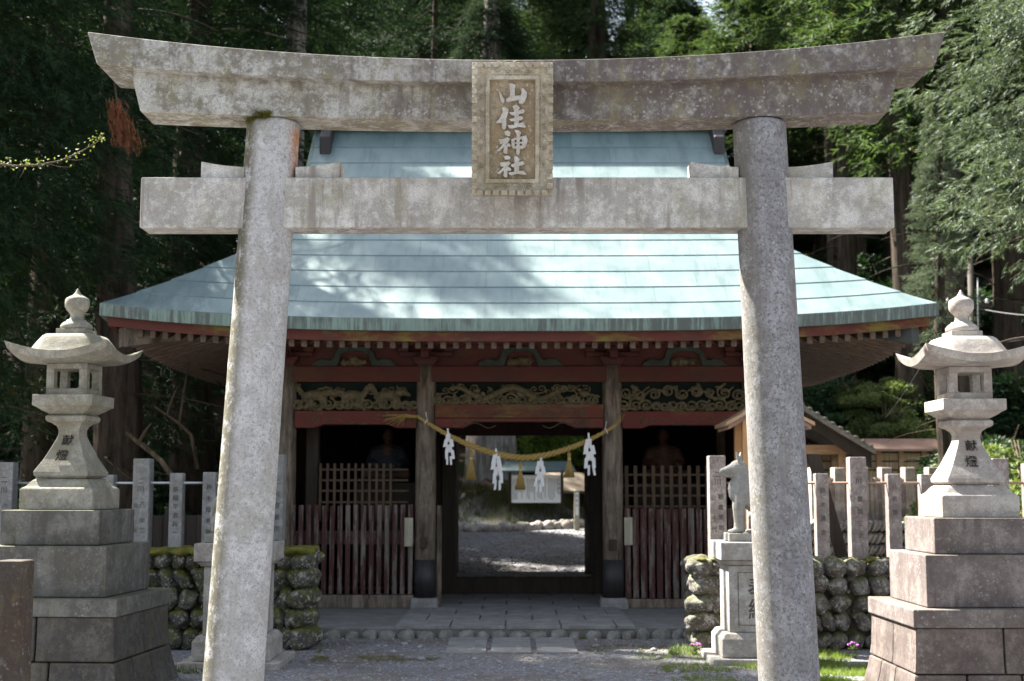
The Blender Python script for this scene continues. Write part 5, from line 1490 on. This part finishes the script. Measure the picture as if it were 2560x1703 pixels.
# ================================================================== FOLIAGE
rs = np.random.RandomState(5)
def nrmz(a): return a/np.maximum(1e-6, np.linalg.norm(a, axis=-1, keepdims=True))
def tri_mesh(name, V, mat):
    """V: (N,3,3) triangles"""
    n = len(V); me = bpy.data.meshes.new(name)
    me.vertices.add(n*3); me.vertices.foreach_set('co', V.reshape(-1).astype(np.float32))
    me.loops.add(n*3); me.loops.foreach_set('vertex_index', np.arange(n*3, dtype=np.int32))
    me.polygons.add(n); me.polygons.foreach_set('loop_start', np.arange(0, n*3, 3, dtype=np.int32))
    me.materials.append(mat); me.update(calc_edges=True); return me
def blades_np(P, D, nb, stem, Lb, wb, ang, flat=0.0):
    """tufts at P pointing along D -> triangles"""
    N = len(P); D = nrmz(D)
    s = rs.uniform(.0, 1, (N, nb, 1))
    rnd = rs.normal(size=(N, nb, 3)); rnd[..., 2] *= (1-flat)
    perp = nrmz(rnd - (rnd*D[:, None]).sum(-1, keepdims=True)*D[:, None])
    d = D[:, None]*math.cos(ang)+perp*math.sin(ang)
    base = P[:, None]+D[:, None]*s*stem
    L = Lb*rs.uniform(.6, 1.2, (N, nb, 1))*(1-.35*s)
    side = nrmz(np.cross(d, rs.normal(size=(N, nb, 3))))*wb
    V = np.stack([base-side, base+side, base+d*L], axis=2)
    return V.reshape(-1, 3, 3)
def conifer_crown(name, mat, H, Rm, nbr, tufts, nb, stem, Lb, wb, ang, droop, flat=0.0, tip=.12, low=.75, seed=1, clump=.34, hang=.35):
    global rs
    rs = np.random.RandomState(seed)
    zt = rs.uniform(0, 1, nbr)**.9
    R_ = Rm*np.clip((low+(1-low)*np.minimum(1, zt/.25)), 0, 1)*(1-np.clip((zt-.25)/.75, 0, 1)**1.25*(1-tip))*rs.uniform(.72, 1.12, nbr)
    ph = rs.uniform(0, 2*np.pi, nbr)
    s = rs.uniform(.25, 1, (nbr, tufts))**.75
    out = np.stack([np.cos(ph), np.sin(ph)], -1)[:, None]
    lat = np.stack([-np.sin(ph), np.cos(ph)], -1)[:, None]
    r = R_[:, None]*s
    off = rs.normal(0, 1, (nbr, tufts))*clump*(.4+.7*s)
    xy = out*r[..., None]+lat*off[..., None]
    z = (zt*H)[:, None] - droop*R_[:, None]*s**1.4 + .10*R_[:, None]*s**4 + rs.normal(0, clump*.35, (nbr, tufts)) - .12*np.abs(off)
    P = np.concatenate([xy, z[..., None]], -1).reshape(-1, 3)
    D = np.concatenate([out*np.ones_like(s)[..., None]*.8+lat*np.sign(off)[..., None]*.45, np.full_like(s, -hang-droop)[..., None]], -1).reshape(-1, 3)
    D = nrmz(D)+rs.normal(0, .30, D.shape)
    T = blades_np(P, D, nb, stem, Lb, wb, ang, flat)
    # twigs
    return tri_mesh(name, T, mat)
CR = {
 'cedar_a': conifer_crown('cedar_crown', M['cedar_dark'], 16, 3.1, 400, 20, 26, .52, .16, .0085, .50, .40, seed=1, hang=.5),
 'cedar_b': conifer_crown('cedar_crown', M['cedar_dark'], 16, 3.1, 400, 20, 26, .50, .17, .0085, .55, .45, seed=2, hang=.6),
 'cedar_m': conifer_crown('green_cedar_crown', M['cedar_mid'], 16, 3.0, 300, 24, 13, .34, .20, .013, .75, .25, seed=3, clump=.42),
 'cypress': conifer_crown('cypress_crown', M['cypress'], 16, 2.6, 420, 38, 15, .28, .15, .010, .55, .18, flat=.8, seed=4, clump=.24, low=.9, hang=.25),
 'far_a': conifer_crown('far_cedar_crown', M['cedar_mid'], 16, 3.0, 220, 20, 11, .55, .34, .028, .75, .28, seed=6, clump=.45),
 'far_b': conifer_crown('far_cedar_crown', M['cedar_dark'], 16, 3.0, 220, 20, 11, .55, .34, .028, .70, .38, seed=7, clump=.4),
}
def trunk_mesh(name, mat, H, r, seed, stubs=10, sub=1.0, lowb=2.0):
    rg = random.Random(seed); mb = MB(); n = 20; rings = []
    m = 34
    for i in range(m+1):
        z = -1.0+(H+1)*i/m; q = max(0, z)/H
        rr = r*((1-q)**.75*.92+.02)*(1+.55*math.exp(-max(0, z)/(.55*sub)))
        rings.append([((rr*(1+.07*math.sin(7*a+seed)+.05*math.sin(13*a+z*.6)))*math.cos(a)+.10*math.sin(z*.3+seed)*min(1, max(0, z)/3), (rr*(1+.07*math.sin(7*a+seed)+.05*math.sin(11*a+z)))*math.sin(a), z) for a in [2*math.pi*k/n for k in range(n)]])
    mb.loft(rings, True)
    for i in range(stubs):
        z = rg.uniform(lowb, H*.8); a = rg.uniform(0, 6.28); L = rg.uniform(.5, 2.4); pts = []; p = Vector((0, 0, z))
        for k in range(7):
            t = k/6; pts.append(p+Vector((math.cos(a+t*.3)*L*t, math.sin(a+t*.3)*L*t, L*(.12*t-.35*t*t))))
        mb.tube(pts, [.035*(1-.8*k/6) for k in range(7)], 5)
    return mb.mesh(name, mat)
TR = [trunk_mesh('cedar_trunk', M['bark'], 22, .36, 1, 26), trunk_mesh('cedar_trunk', M['bark'], 22, .34, 5, 30), trunk_mesh('pale_trunk', M['bark_pale'], 22, .36, 9, 18)]
big_trunk = trunk_mesh('giant_trunk', M['bark_pale'], 26, .66, 4, 6, 1.2, 9)
def tree(name, label, x, y, H, base, rad, crown, trunk=0, cat='tree', group=None, rz=None, tr=1.0, z=None, off=(0, 0)):
    g = gz(x, y) if z is None else z
    T = thing(name, label, cat, (x, y, g-.05), group)
    rz = random.uniform(0, 6.28) if rz is None else rz
    t = bpy.data.objects.new('trunk', TR[trunk] if isinstance(trunk, int) else trunk); col.objects.link(t); t.parent = T
    k = H/22.0; t.scale = (tr, tr, k); t.rotation_euler = (0, 0, rz)
    c = bpy.data.objects.new('crown', CR[crown]); col.objects.link(c); c.parent = T
    c.location = (off[0], off[1], base); c.scale = (rad/3.0, rad/3.0, (H-base)/16.0); c.rotation_euler = (0, 0, rz+1)
    return T
tree('cedar_tree', 'cedar with a curtain of drooping needles behind the left end of the beams', -7.3, 16.4, 13, 3.6, 2.3, 'cedar_b', 0, rz=4.4)
t1 = tree('cedar_tree', 'tall dark cedar directly left of the gate, its thick trunk behind the left lantern', -5.45, 18.6, 13.3, 4.1, 2.5, 'cedar_a', 0, rz=.4, off=(-1.2, -1.0))
tree('cedar_tree', 'dark cedar with low drooping needles filling the left edge', -8.4, 17.6, 15, 2.6, 3.2, 'cedar_b', 1, rz=2.2)
tree('cedar_tree', 'dark cedar trunk with bare side branches behind the left corner of the gate', -5.8, 24.6, 15, 4.6, 3.1, 'cedar_a', 1, rz=3.6, tr=1.4)
tree('cedar_tree', 'dark cedar with low branches behind the left lantern roof', -7.7, 22.4, 15.2, 2.4, 3.4, 'cedar_b', 0, rz=5.0)
tree('cedar_tree', 'cedar with a pale grey trunk rising above the left beam end', ax(680, 60, 24.5), 24.5, 16, 9.0, 2.3, 'cedar_a', 2, rz=1.0)
tree('giant_cedar', 'giant old cedar with a wide pale trunk beyond the gate doorway', ax(1128, 1050, 32), 32, 12.6, 5.6, 2.3, 'cedar_b', big_trunk, rz=1.9)
tree('cedar_tree', 'dark cedar behind the roof between the pale trunk and the name plaque', -4.4, 29.8, 11.5, 3.5, 1.8, 'cedar_a', 1, rz=4.2)
tree('cedar_tree', 'bright green cedar right of the name plaque top', 2.3, 38.0, 17, 6.4, 2.6, 'cedar_m', 0, rz=0.3)
tree('cedar_tree', 'dark bare cedar trunk rising right of the plaque', ax(1383, 20, 38), 38.5, 22, 14.5, 2.4, 'cedar_b', 1, rz=5.5)
tree('cypress_tree', 'big pale green cypress with feathery sprays at the right edge', 8.0, 19.2, 20, 4.8, 2.6, 'cypress', 0, rz=.9)
tree('cypress_tree', 'smaller feathery cypress spray tree behind the right lantern finial', ax(2168, 700, 23), 23.0, 8.2, 3.6, .75, 'cypress', 1, rz=2.9, tr=.5)
tree('cypress_tree', 'tall pale cypress outside the right edge, partly in frame', 10.6, 18.0, 20, 4.0, 2.4, 'cypress', 1, rz=4.4)
tree('cedar_tree', 'dark cedar crown just left of the name plaque top, behind the giant cedar', -2.2, 37.2, 18, 7.4, 3.2, 'cedar_b', 1, rz=3.0, tr=.6)
tree('cedar_tree', 'dark cedar crown right above the name plaque', -.1, 38.5, 18, 7.0, 3.0, 'cedar_m', 0, rz=2.0, tr=.6)
# trunks standing in the wood right of the roof
for i, (vx, Y, b, lab) in enumerate(((1921, 36, 9.5, 'leftmost slim dark trunk in the wood right of the gate roof'), (1950, 33.5, 9, 'dark trunk second from the gate roof in the wood'), (1976, 38, 9.5, 'slim trunk between two thicker ones in the wood'), (2082, 31, 10, 'thick brown trunk in the wood above the right end of the gate roof'), (2062, 40, 10, 'thin dark trunk just left of the thick brown trunk'), (2150, 37, 9, 'dark trunk in the wood behind the feathery cypress'))):
    x = ax(vx, 600, Y); tree('cedar_tree', lab, x, Y, 20, b-1.5, 2.5, ('cedar_m', 'far_a')[i % 2], i % 2, rz=i*1.1, tr=(1.0 if vx == 2082 else .75))
# forest on the slope
rg = random.Random(77); k = 0; pts = []
def lab_for(x, y, dark):
    side = 'left' if x < -3 else ('right' if x > 3 else 'middle')
    return side, ('dark' if dark else 'green')
tries = 0
while len(pts) < 74 and tries < 4000:
    tries += 1
    y = rg.uniform(27, 66); x = rg.uniform(-.52*y-2, .52*y+2)
    if y < 40 and abs(x-.3) < 7.6: continue
    if x > 3.4 and y < 35 and x < 9.5: continue
    if x < 0 and y < 29: continue
    if any((x-a)**2+(y-b)**2 < (2.9 if y < 45 else 3.3)**2 for a, b in pts): continue
    pts.append((x, y))
for x, y in sorted(pts, key=lambda p: p[1]):
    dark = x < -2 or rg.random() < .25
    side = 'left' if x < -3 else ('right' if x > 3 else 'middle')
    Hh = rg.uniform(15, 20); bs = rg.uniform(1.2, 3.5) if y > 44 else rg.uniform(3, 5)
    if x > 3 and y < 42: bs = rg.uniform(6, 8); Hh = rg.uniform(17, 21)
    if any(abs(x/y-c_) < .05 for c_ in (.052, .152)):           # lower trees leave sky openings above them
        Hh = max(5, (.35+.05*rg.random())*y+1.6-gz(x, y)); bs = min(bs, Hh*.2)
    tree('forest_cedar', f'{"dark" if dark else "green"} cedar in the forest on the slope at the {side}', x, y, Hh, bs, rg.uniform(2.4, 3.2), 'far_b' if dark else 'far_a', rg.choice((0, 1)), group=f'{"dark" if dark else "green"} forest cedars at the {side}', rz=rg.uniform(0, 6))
# no trees are built behind the camera
# shrubs
def shrub_mesh(name, mat, n, leaf, seed, shells=34):
    r_ = np.random.RandomState(seed)
    c = r_.normal(size=(shells, 3)); c = nrmz(c)*r_.uniform(.25, .95, (shells, 1)); c[:, 2] = np.abs(c[:, 2])*.9
    idx = r_.randint(0, shells, n); d = nrmz(r_.normal(size=(n, 3)))
    P = c[idx]+d*(r_.uniform(.2, 1, (n, 1))**.5)*r_.uniform(.10, .34, (shells, 1))[idx]*np.array([1.25, 1.25, .7])
    P[:, 2] = np.abs(P[:, 2])
    a = nrmz(d+r_.normal(0, .7, (n, 3))); b = nrmz(np.cross(a, r_.normal(size=(n, 3))))
    L = leaf*r_.uniform(.6, 1.3, (n, 1))
    q0 = P-b*L*.28; q1 = P+b*L*.28; q2 = P+a*L; 
    T1 = np.stack([P-a*L*.3, q1+a*L*.25, q2], 1); T2 = np.stack([P-a*L*.3, q2, q0+a*L*.25], 1)
    return tri_mesh(name, np.concatenate([T1, T2]), mat)
SH = {'b': shrub_mesh('bright_shrub', M['shrub'], 15000, .055, 1), 'd': shrub_mesh('dark_shrub', M['shrub_dark'], 15000, .055, 2), 'm': shrub_mesh('spring_foliage', M['maple'], 9000, .07, 3)}
def shrub(vx, Y, s, kind, label, dz=0.0, sz=None, group='shrubs at the foot of the wood'):
    x = ax(vx, 1000, Y); z = gz(x, Y)+dz
    T = thing('shrub', label, 'shrub', (x, Y, z), group)
    f = bpy.data.objects.new('foliage', SH[kind]); col.objects.link(f); f.parent = T; f.scale = (s, s, sz or s*.8); f.rotation_euler = (0, 0, random.uniform(0, 6))
    mb = MB(); rg_ = random.Random(int(vx))
    for i in range(6):
        a = rg_.uniform(0, 6.28); mb.tube([(x, Y, z-.2), (x+.25*s*math.cos(a), Y+.25*s*math.sin(a), z+.35*s), (x+.5*s*math.cos(a), Y+.5*s*math.sin(a), z+.7*s)], [.03, .02, .01], 5)
    mb.build('stems', M['branch'], T)
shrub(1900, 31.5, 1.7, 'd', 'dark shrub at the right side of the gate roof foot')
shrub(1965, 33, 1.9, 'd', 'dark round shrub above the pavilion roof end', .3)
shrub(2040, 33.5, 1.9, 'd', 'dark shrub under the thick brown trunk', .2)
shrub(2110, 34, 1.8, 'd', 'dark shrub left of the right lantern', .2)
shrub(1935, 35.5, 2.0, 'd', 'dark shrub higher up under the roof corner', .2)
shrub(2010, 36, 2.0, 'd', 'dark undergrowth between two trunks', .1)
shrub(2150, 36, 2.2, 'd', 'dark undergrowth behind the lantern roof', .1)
shrub(2035, 30.2, 1.0, 'b', 'sunlit shrub just above the middle of the copper coping', .5)
shrub(2095, 30.3, 1.1, 'b', 'sunlit shrub above the right end of the copper coping', .3)
shrub(1985, 30.6, .8, 'b', 'small sunlit shrub at the tip of the pavilion roof', .9)
shrub(2275, 22, 1.2, 'b', 'yellow green shrub right of the right lantern shaft', .5)
shrub(2330, 20.5, 1.3, 'b', 'tall sunlit shrub at the right edge beside the lantern', .7)
shrub(2370, 22.5, 1.8, 'b', 'sunlit bush cut by the right edge of the picture', .9)
shrub(2230, 26, 1.3, 'd', 'shaded shrub behind the right lantern chamber', .6)
for v, Y, s_ in ((1850, 34.5, 1.9), (1990, 38, 2.3), (2075, 37, 2.1), (1915, 38.5, 2.0), (2130, 33, 1.4), (2180, 31, 1.5), (2290, 29, 1.9), (2360, 31, 2.2), (1880, 33, 1.5)):
    shrub(v, Y, s_, 'd', 'dark leafy undergrowth on the slope behind the reed fence', -.1, s_*.75, group='undergrowth on the right slope')
rgs = random.Random(91)
for i in range(34):
    v = rgs.uniform(1830, 2420); Y = rgs.uniform(34, 52); s_ = rgs.uniform(1.4, 2.6)
    shrub(v, Y, s_, 'd', 'dark leafy undergrowth high on the slope under the trees', -.2, s_*.7, group='undergrowth high on the right slope')
for i in range(16):
    v = rgs.uniform(-60, 560); Y = rgs.uniform(26, 38); s_ = rgs.uniform(1.3, 2.2)
    shrub(v, Y, s_, 'd', 'dark leafy undergrowth deep in the wood on the left', -.2, s_*.8, group='undergrowth in the left wood')
for v, Y, s_ in ((2010, 31.5, .9), (2065, 31.2, 1.0), (2120, 31.4, 1.0), (2300, 24, 1.1), (2340, 25, 1.2)):
    shrub(v, Y, s_, 'b', 'sunlit leafy shrub in the row above and beside the copper coping', .3, group='sunlit shrubs by the reed fence')
shrub(1330, 37, 1.6, 'm', 'bright spring leaves seen through the doorway on the right', 1.2, 1.8)
shrub(1360, 36, 1.2, 'm', 'pale green foliage by the right door jamb', .2, 1.2)
shrub(1225, 39.5, 1.9, 'd', 'dark evergreen shrub behind the notice board roof', .2, 2.4)
shrub(1290, 40, 2.2, 'd', 'dark evergreen shrub behind the roofed wall', .3, 2.6)
for v, Y, lab in ((330, 24, 'dark undergrowth right of the left lantern roof'), (110, 23, 'dark undergrowth behind the left lantern shaft'), (30, 21, 'dark undergrowth at the far left behind the posts'), (470, 25.5, 'dark undergrowth beside the left side of the gate'), (220, 27, 'dark low bush deep in the left wood')):
    shrub(v, Y, 1.6, 'd', lab, .1, 1.5)

# mound, roots and rope of the giant cedar
gxc = ax(1128, 1050, 32)
mb = MB(); rings = []; nseg = 40
for i in range(9):
    t = i/8; r = 2.6*(1-t)+.5*t
    rings.append([(gxc+.3+r*math.cos(2*math.pi*k/nseg)*(1+.08*math.sin(3*k)), 31.6+r*.9*math.sin(2*math.pi*k/nseg), court_z(30)-.1+1.05*(t**1.2)+.04*math.sin(5*k+i)) for k in range(nseg)])
mb.loft(rings, True); tag(mb.build('mound', M['ground'], None, (gxc, 31.6, .8)), kind='structure')
mb = MB(); rg = random.Random(6)
for i in range(2600):
    a = rg.uniform(3.0, 6.4); r = rg.uniform(.75, 2.7); t = (2.6-r)/2.1
    p = (gxc+.3+r*math.cos(a), 31.6+r*.9*math.sin(a), court_z(30)-.1+1.05*max(0, t)**1.2)
    blades(mb, p, 3, .06, .20, .006, rnd=rg)
tag(mb.build('mound_grass', leafmat('dull_mound_grass', (.04,.045,.015), (.085,.085,.03), .3)), kind='stuff')
T = thing('tree_rope', 'thin rope tied round the giant cedar with small paper strips', 'rope', (gxc, 31.2, 2))
pts = [at(v, y_, 31.25-.25*math.sin(math.pi*(v-1050)/125)) for v, y_ in ((1046, 1134), (1070, 1133), (1095, 1129), (1120, 1126), (1150, 1122), (1172, 1120))]
mb = MB(); mb.tube(pts, .022, 6); mb.build('cord', M['straw'], T)
for v, y_, L in ((1068, 1135, .18), (1095, 1131, .2), (1112, 1129, .10), (1151, 1124, .22)):
    p = at(v, y_, 30.95); mb = MB(); mb.prism([(p.x-.04, p.y, p.z), (p.x+.04, p.y, p.z), (p.x, p.y, p.z-L), (p.x-.10, p.y, p.z-L)], (0, .004, 0)); mb.build('paper_strip', M['paper'], T)

# dead brown spray hanging in the left cedar
P = []; D = []
r_ = np.random.RandomState(3)
top = at(262, 232, 15.6)
for i in range(300):
    q = r_.uniform(0, 1); c = top+Vector((.16*q, 0, -.45*q)); P.append((c.x+r_.normal(0, .05+.03*q), c.y+r_.normal(0, .07), c.z+r_.normal(0, .04))); D.append((.2, -.1, -1))
rs = np.random.RandomState(8)
V = blades_np(np.array(P), np.array(D), 8, .12, .08, .005, .35)
off = np.array(t1.location); o = bpy.data.objects.new('dead_spray', tri_mesh('dead_spray', V-off, M['dead'])); col.objects.link(o); o.parent = t1
mb = MB(); mb.tube([Vector(t1.location)+Vector((0, 0, 6.4)), at(262, 180, 17), top+Vector((.05, 0, -.1))], [.04, .02, .008], 6); mb.build('dead_branch', M['branch'], t1)

# bare fallen branches under the left cedars
def branch(pts, r0, r1, label, side=()):
    mb = MB(); n = len(pts); mb.tube(pts, [r0+(r1-r0)*i/(n-1) for i in range(n)], 7)
    for (i, d, L) in side: mb.tube([pts[i], pts[i]+Vector(d)*L*.5+Vector((0, 0, .03)), pts[i]+Vector(d)*L], [r1*.8, r1*.5, r1*.2], 5)
    tag(mb.build('fallen_branch', M['branch'], None, pts[0]), label, 'branch', 'bare branches under the left cedars')
branch([at(292, 995, 17.3), at(320, 1020, 17), at(350, 1042, 16.8), at(372, 1062, 16.6), at(420, 1130, 16.4)], .028, .036, 'thick bare branch lit along its top between the left fence posts', [(1, (.3, 0, .5), .5), (2, (-.4, 0, .3), .5)])
branch([at(355, 935, 17.6), at(385, 955, 17.5), at(412, 975, 17.6), at(440, 1000, 17.8), at(455, 1080, 17.8)], .012, .026, 'bare crooked branch right of the left lantern shelf', [(1, (.2, 0, .6), .6), (2, (.1, .1, .9), .9)])

# budding twig reaching in from the left, on a sapling outside the frame
SX = Vector((-3.15, 7.0, 0))
T = thing('sapling', 'thin sapling with one budding twig reaching in at the upper left', 'sapling', SX)
mb = MB(); mb.tube([SX, SX+Vector((.05, .05, 1.6)), SX+Vector((-.05, 0, 3.2)), SX+Vector((0, 0, 4.6))], [.03, .025, .015, .006], 8); mb.build('trunk', M['branch'], T)
tw = [SX+Vector((-.03, 0, 2.9)), at(-40, 372, 7), at(0, 378, 7), at(40, 382, 7), at(90, 380, 7), at(140, 370, 7), at(185, 350, 7), at(222, 328, 7), at(238, 312, 7)]
mb = MB(); mb.tube(tw, [.010, .007, .006, .0055, .005, .0042, .0033, .0025, .0015], 6)
for (a, b, c_) in ((150, 366, (200, 366)), (60, 381, (45, 410)), (110, 377, (165, 385)), (10, 378, (-20, 395))):
    mb.tube([at(a, b, 7), at((a+c_[0])/2, (b+c_[1])/2+3, 7), at(c_[0], c_[1], 7)], [.003, .002, .001], 5)
mb.build('twig', M['branch'], T)
mb = MB(); rg = random.Random(13)
for q in range(120):
    t = rg.random(); i = min(7, int(2+t*6.5)); p = tw[i].lerp(tw[min(8, i+1)], rg.random())+Vector((rg.gauss(0, .018), rg.gauss(0, .02), rg.gauss(0.008, .018)))
    d = Vector((rg.gauss(0, 1), rg.gauss(0, 1), rg.uniform(0, 1))).normalized()*.016; s = d.orthogonal().normalized()*.005
    mb.add([p, p+d*.5+s, p+d, p+d*.5-s], [(0, 1, 2, 3)])
mb.build('buds', leafmat('dull_yellow_green_buds', (.10,.12,.03), (.15,.17,.05), .2), T)

# ================================================================== GRASS, FLOWERS, SCATTER
def patch(name, regions, mat, kind='stuff', seed=1, L=.07, w=.0022):
    mb = MB(); rg = random.Random(seed)
    for (x0, x1, y0, y1, n) in regions:
        for i in range(n):
            x = rg.uniform(x0, x1); y = rg.uniform(y0, y1)
            if mn.noise(Vector((x*2.2, y*2.2, seed))) < -.12: continue
            blades(mb, (x, y, gz(x, y)), rg.choice((4, 6, 9)), .03, L*rg.uniform(.4, 1.1), w, rnd=rg)
    tag(mb.build(name, mat), kind=kind)
patch('grass', [(1.35, 2.1, 11.6, 12.9, 420), (2.1, 3.0, 11.5, 13.0, 700), (2.4, 3.4, 11.6, 13.9, 2200), (1.9, 3.2, 10.9, 12.2, 1500), (1.5, 3.2, 10.9, 11.6, 300), (1.2, 2.0, 12.9, 13.6, 120)], M['grass'], seed=3)
patch('moss_patches', [(-1.9, -.7, 13.05, 13.45, 700), (-2.0, -1.0, 12.9, 13.1, 100), (.75, 1.6, 13.5, 14.4, 500), (-1.25, 1.35, 15.0, 15.1, 450)], M['moss'], seed=9, L=.018, w=.003)
patch('wall_foot_plants', [(-2.15, -1.9, 13.75, 14.0, 60), (1.55, 1.8, 13.5, 13.95, 60), (-3.0, -2.6, 12.0, 12.3, 40), (-4.6, -3.4, 13.95, 14.05, 100)], M['shrub'], seed=5, L=.10, w=.006)
# moss cushions on top of the walls
mb = MB(); rg = random.Random(21)
for i in range(420):
    x = rg.uniform(-4.9, -2.05); y = rg.uniform(13.92, 14.5)
    mb.ball((x, y, WZL-.03+.04*mn.noise(Vector((x*4, y*4, 2)))), (rg.uniform(.04, .09), rg.uniform(.04, .09), rg.uniform(.02, .05)), 8, 5)
for i in range(60):
    x = rg.uniform(-2.3, -2.03); y = rg.uniform(13.92, 14.5); mb.ball((x, y, WZL-.01), (rg.uniform(.04, .07), .06, .035), 8, 5)
tag(organic(mb, 'wall_moss', M['moss'], None, voxel=.018, smooth=2), kind='stuff')
mb = MB()
for i in range(140):
    x = rg.uniform(1.85, 4.9); y = rg.uniform(13.93, 14.45)
    if mn.noise(Vector((x*2, y*3, 4))) < -.05 and x > 2.0: continue
    mb.ball((x, y, WZR-.035+.02*rg.random()), (rg.uniform(.03, .07), rg.uniform(.03, .07), rg.uniform(.015, .035)), 8, 5)
tag(organic(mb, 'wall_moss', M['moss'], None, voxel=.018, smooth=2), kind='stuff')
def flower(vx, vy, Y, h, label):
    x = ax(vx, vy, Y); T = thing('flowering_plant', label, 'flower', (x, Y, gz(x, Y)), 'magenta flowering plants by the right wall')
    rg = random.Random(int(vx)); mb = MB(); mp = MB(); ml = MB(); b = Vector((x, Y, gz(x, Y)))
    for s in range(3):
        e = b+Vector((rg.uniform(-.06, .06), rg.uniform(-.05, .05), h*rg.uniform(.75, 1.05))); mb.tube([b, b.lerp(e, .5)+Vector((.015, 0, 0)), e], [.004, .003, .002], 5)
        for k in range(9):
            a = rg.uniform(0, 6.28); c = e+Vector((.015*math.cos(a), .015*math.sin(a), -.02*rg.random()))
            mp.ball(c, (.009, .009, .007), 6, 4)
        for k in range(5):
            p = b.lerp(e, rg.uniform(.1, .8)); a = rg.uniform(0, 6.28); d = Vector((math.cos(a), math.sin(a), .3))*.06; q = Vector((-math.sin(a), math.cos(a), 0))*.018
            ml.add([p, p+d*.5+q, p+d, p+d*.5-q], [(0, 1, 2, 3)])
    mb.build('stem', M['grass'], T); mp.build('blossom', M['petal'], T); ml.build('leaf', M['shrub'], T)
flower(1967, 1497, 13.3, .16, 'low magenta flower nearest the right torii pillar')
flower(2031, 1490, 13.3, .19, 'magenta flower second from the right torii pillar')
flower(2072, 1500, 12.6, .26, 'taller magenta flower at the foot of the lantern base')
flower(2090, 1515, 12.2, .30, 'tallest magenta flower against the lantern base')
flower(2059, 1530, 12.0, .20, 'low magenta flower in front of the lantern base')
flower(1595, 1478, 13.6, .12, 'tiny flowering weed at the end of the right wall')
# loose pebbles, twigs and fallen needles on the gravel
mb = MB(); rg = random.Random(31)
for i in range(2600):
    y = rg.uniform(10.6, 15.0)**1.0; x = rg.uniform(-3.2, 3.0); s = rg.uniform(.005, .014) if rg.random() < .97 else rg.uniform(.02, .035)
    mb.ball((x, y, gz(x, y)+s*.3), (s*rg.uniform(.8, 1.4), s, s*.7), 6, 4)
for i in range(1200):
    y = rg.uniform(21.5, 28.5); x = rg.uniform(-1.5, 1.8); s = rg.uniform(.01, .025); mb.ball((x, y, gz(x, y)+s*.3), (s*1.2, s, s*.7), 6, 4)
tag(mb.build('loose_pebbles', granite('loose_pebble_stone', base=(.34,.34,.35), dark=(.15,.15,.16), lichen=.1, streak=0, yellow=.1, seed=71)), kind='stuff')
mb = MB()
for i in range(1500):
    y = rg.uniform(10.6, 15.0); x = rg.uniform(-3.2, 3.0); a = rg.uniform(0, 3.14); l = rg.uniform(.02, .07)
    if mn.noise(Vector((x*.8, y*1.5, 9))) < -.1: continue
    z = gz(x, y)+.006; mb.add([(x, y, z), (x+.004, y+.004, z+.002), (x+l*math.cos(a), y+l*math.sin(a), z+.004)], [(0, 1, 2)])
tag(mb.build('fallen_needles', M['dead']), kind='stuff')

mb = MB(); rg = random.Random(55)
for i in range(900):
    y = rg.uniform(10.6, 15.0); x = rg.uniform(-3.2, 3.2); e = mn.noise(Vector((x*1.3, y*2.0, 5)))
    if e < .05 and rg.random() > .12: continue
    a = rg.uniform(0, 6.28); l = rg.uniform(.012, .035); z = gz(x, y)+.006; d = Vector((math.cos(a), math.sin(a), rg.uniform(-.1, .4)))*l; q = Vector((-math.sin(a), math.cos(a), rg.uniform(-.3, .3)))*l*.35; p = Vector((x, y, z))
    mb.add([p, p+d*.5+q, p+d, p+d*.5-q], [(0, 1, 2, 3)])
tag(mb.build('leaf_litter', leafmat('brown_fallen_leaves', (.12,.06,.035), (.24,.15,.08), .15)), kind='stuff')

# ================================================================== SKY, SUN, CAMERA
SUN = Vector((-.52, .38, .77)).normalized()
w = bpy.data.worlds.new('World'); scene.world = w; w.use_nodes = True
nt = w.node_tree; sky = nt.nodes.new('ShaderNodeTexSky'); sky.sky_type = 'NISHITA'; sky.sun_disc = False
sky.sun_elevation = math.asin(SUN.z); sky.sun_rotation = math.atan2(SUN.x, SUN.y); sky.air_density = 1.2; sky.dust_density = 2.0; sky.ozone_density = .8
hs = nt.nodes.new('ShaderNodeHueSaturation'); hs.inputs['Saturation'].default_value = .62; nt.links.new(sky.outputs[0], hs.inputs['Color'])
nt.links.new(hs.outputs[0], nt.nodes['Background'].inputs[0]); nt.nodes['Background'].inputs[1].default_value = .05
L = bpy.data.lights.new('sun', 'SUN'); L.energy = 5.0; L.angle = R(.7); L.color = (1, .95, .87)
so = bpy.data.objects.new('sun', L); col.objects.link(so); so.rotation_euler = SUN.to_track_quat('Z', 'Y').to_euler(); so.location = (-10, 10, 30)
cam = bpy.data.cameras.new('camera'); co = bpy.data.objects.new('camera', cam); col.objects.link(co); scene.camera = co
cam.sensor_width = 36; cam.lens = 36*FPX/2560; cam.clip_end = 600; cam.clip_start = .05
co.location = EYE; co.rotation_euler = (R(90)+PITCH, 0, 0)
cam.dof.use_dof = True; cam.dof.focus_distance = 9.0; cam.dof.aperture_fstop = 2.8
scene.view_settings.view_transform = 'Standard'; scene.view_settings.look = 'None'; scene.view_settings.gamma = 1; scene.view_settings.use_curve_mapping = False
scene.view_settings.exposure = 2.8
cy = scene.cycles; cy.max_bounces = 6; cy.diffuse_bounces = 4; cy.glossy_bounces = 2; cy.transmission_bounces = 3; cy.sample_clamp_indirect = 6; cy.use_denoising = True
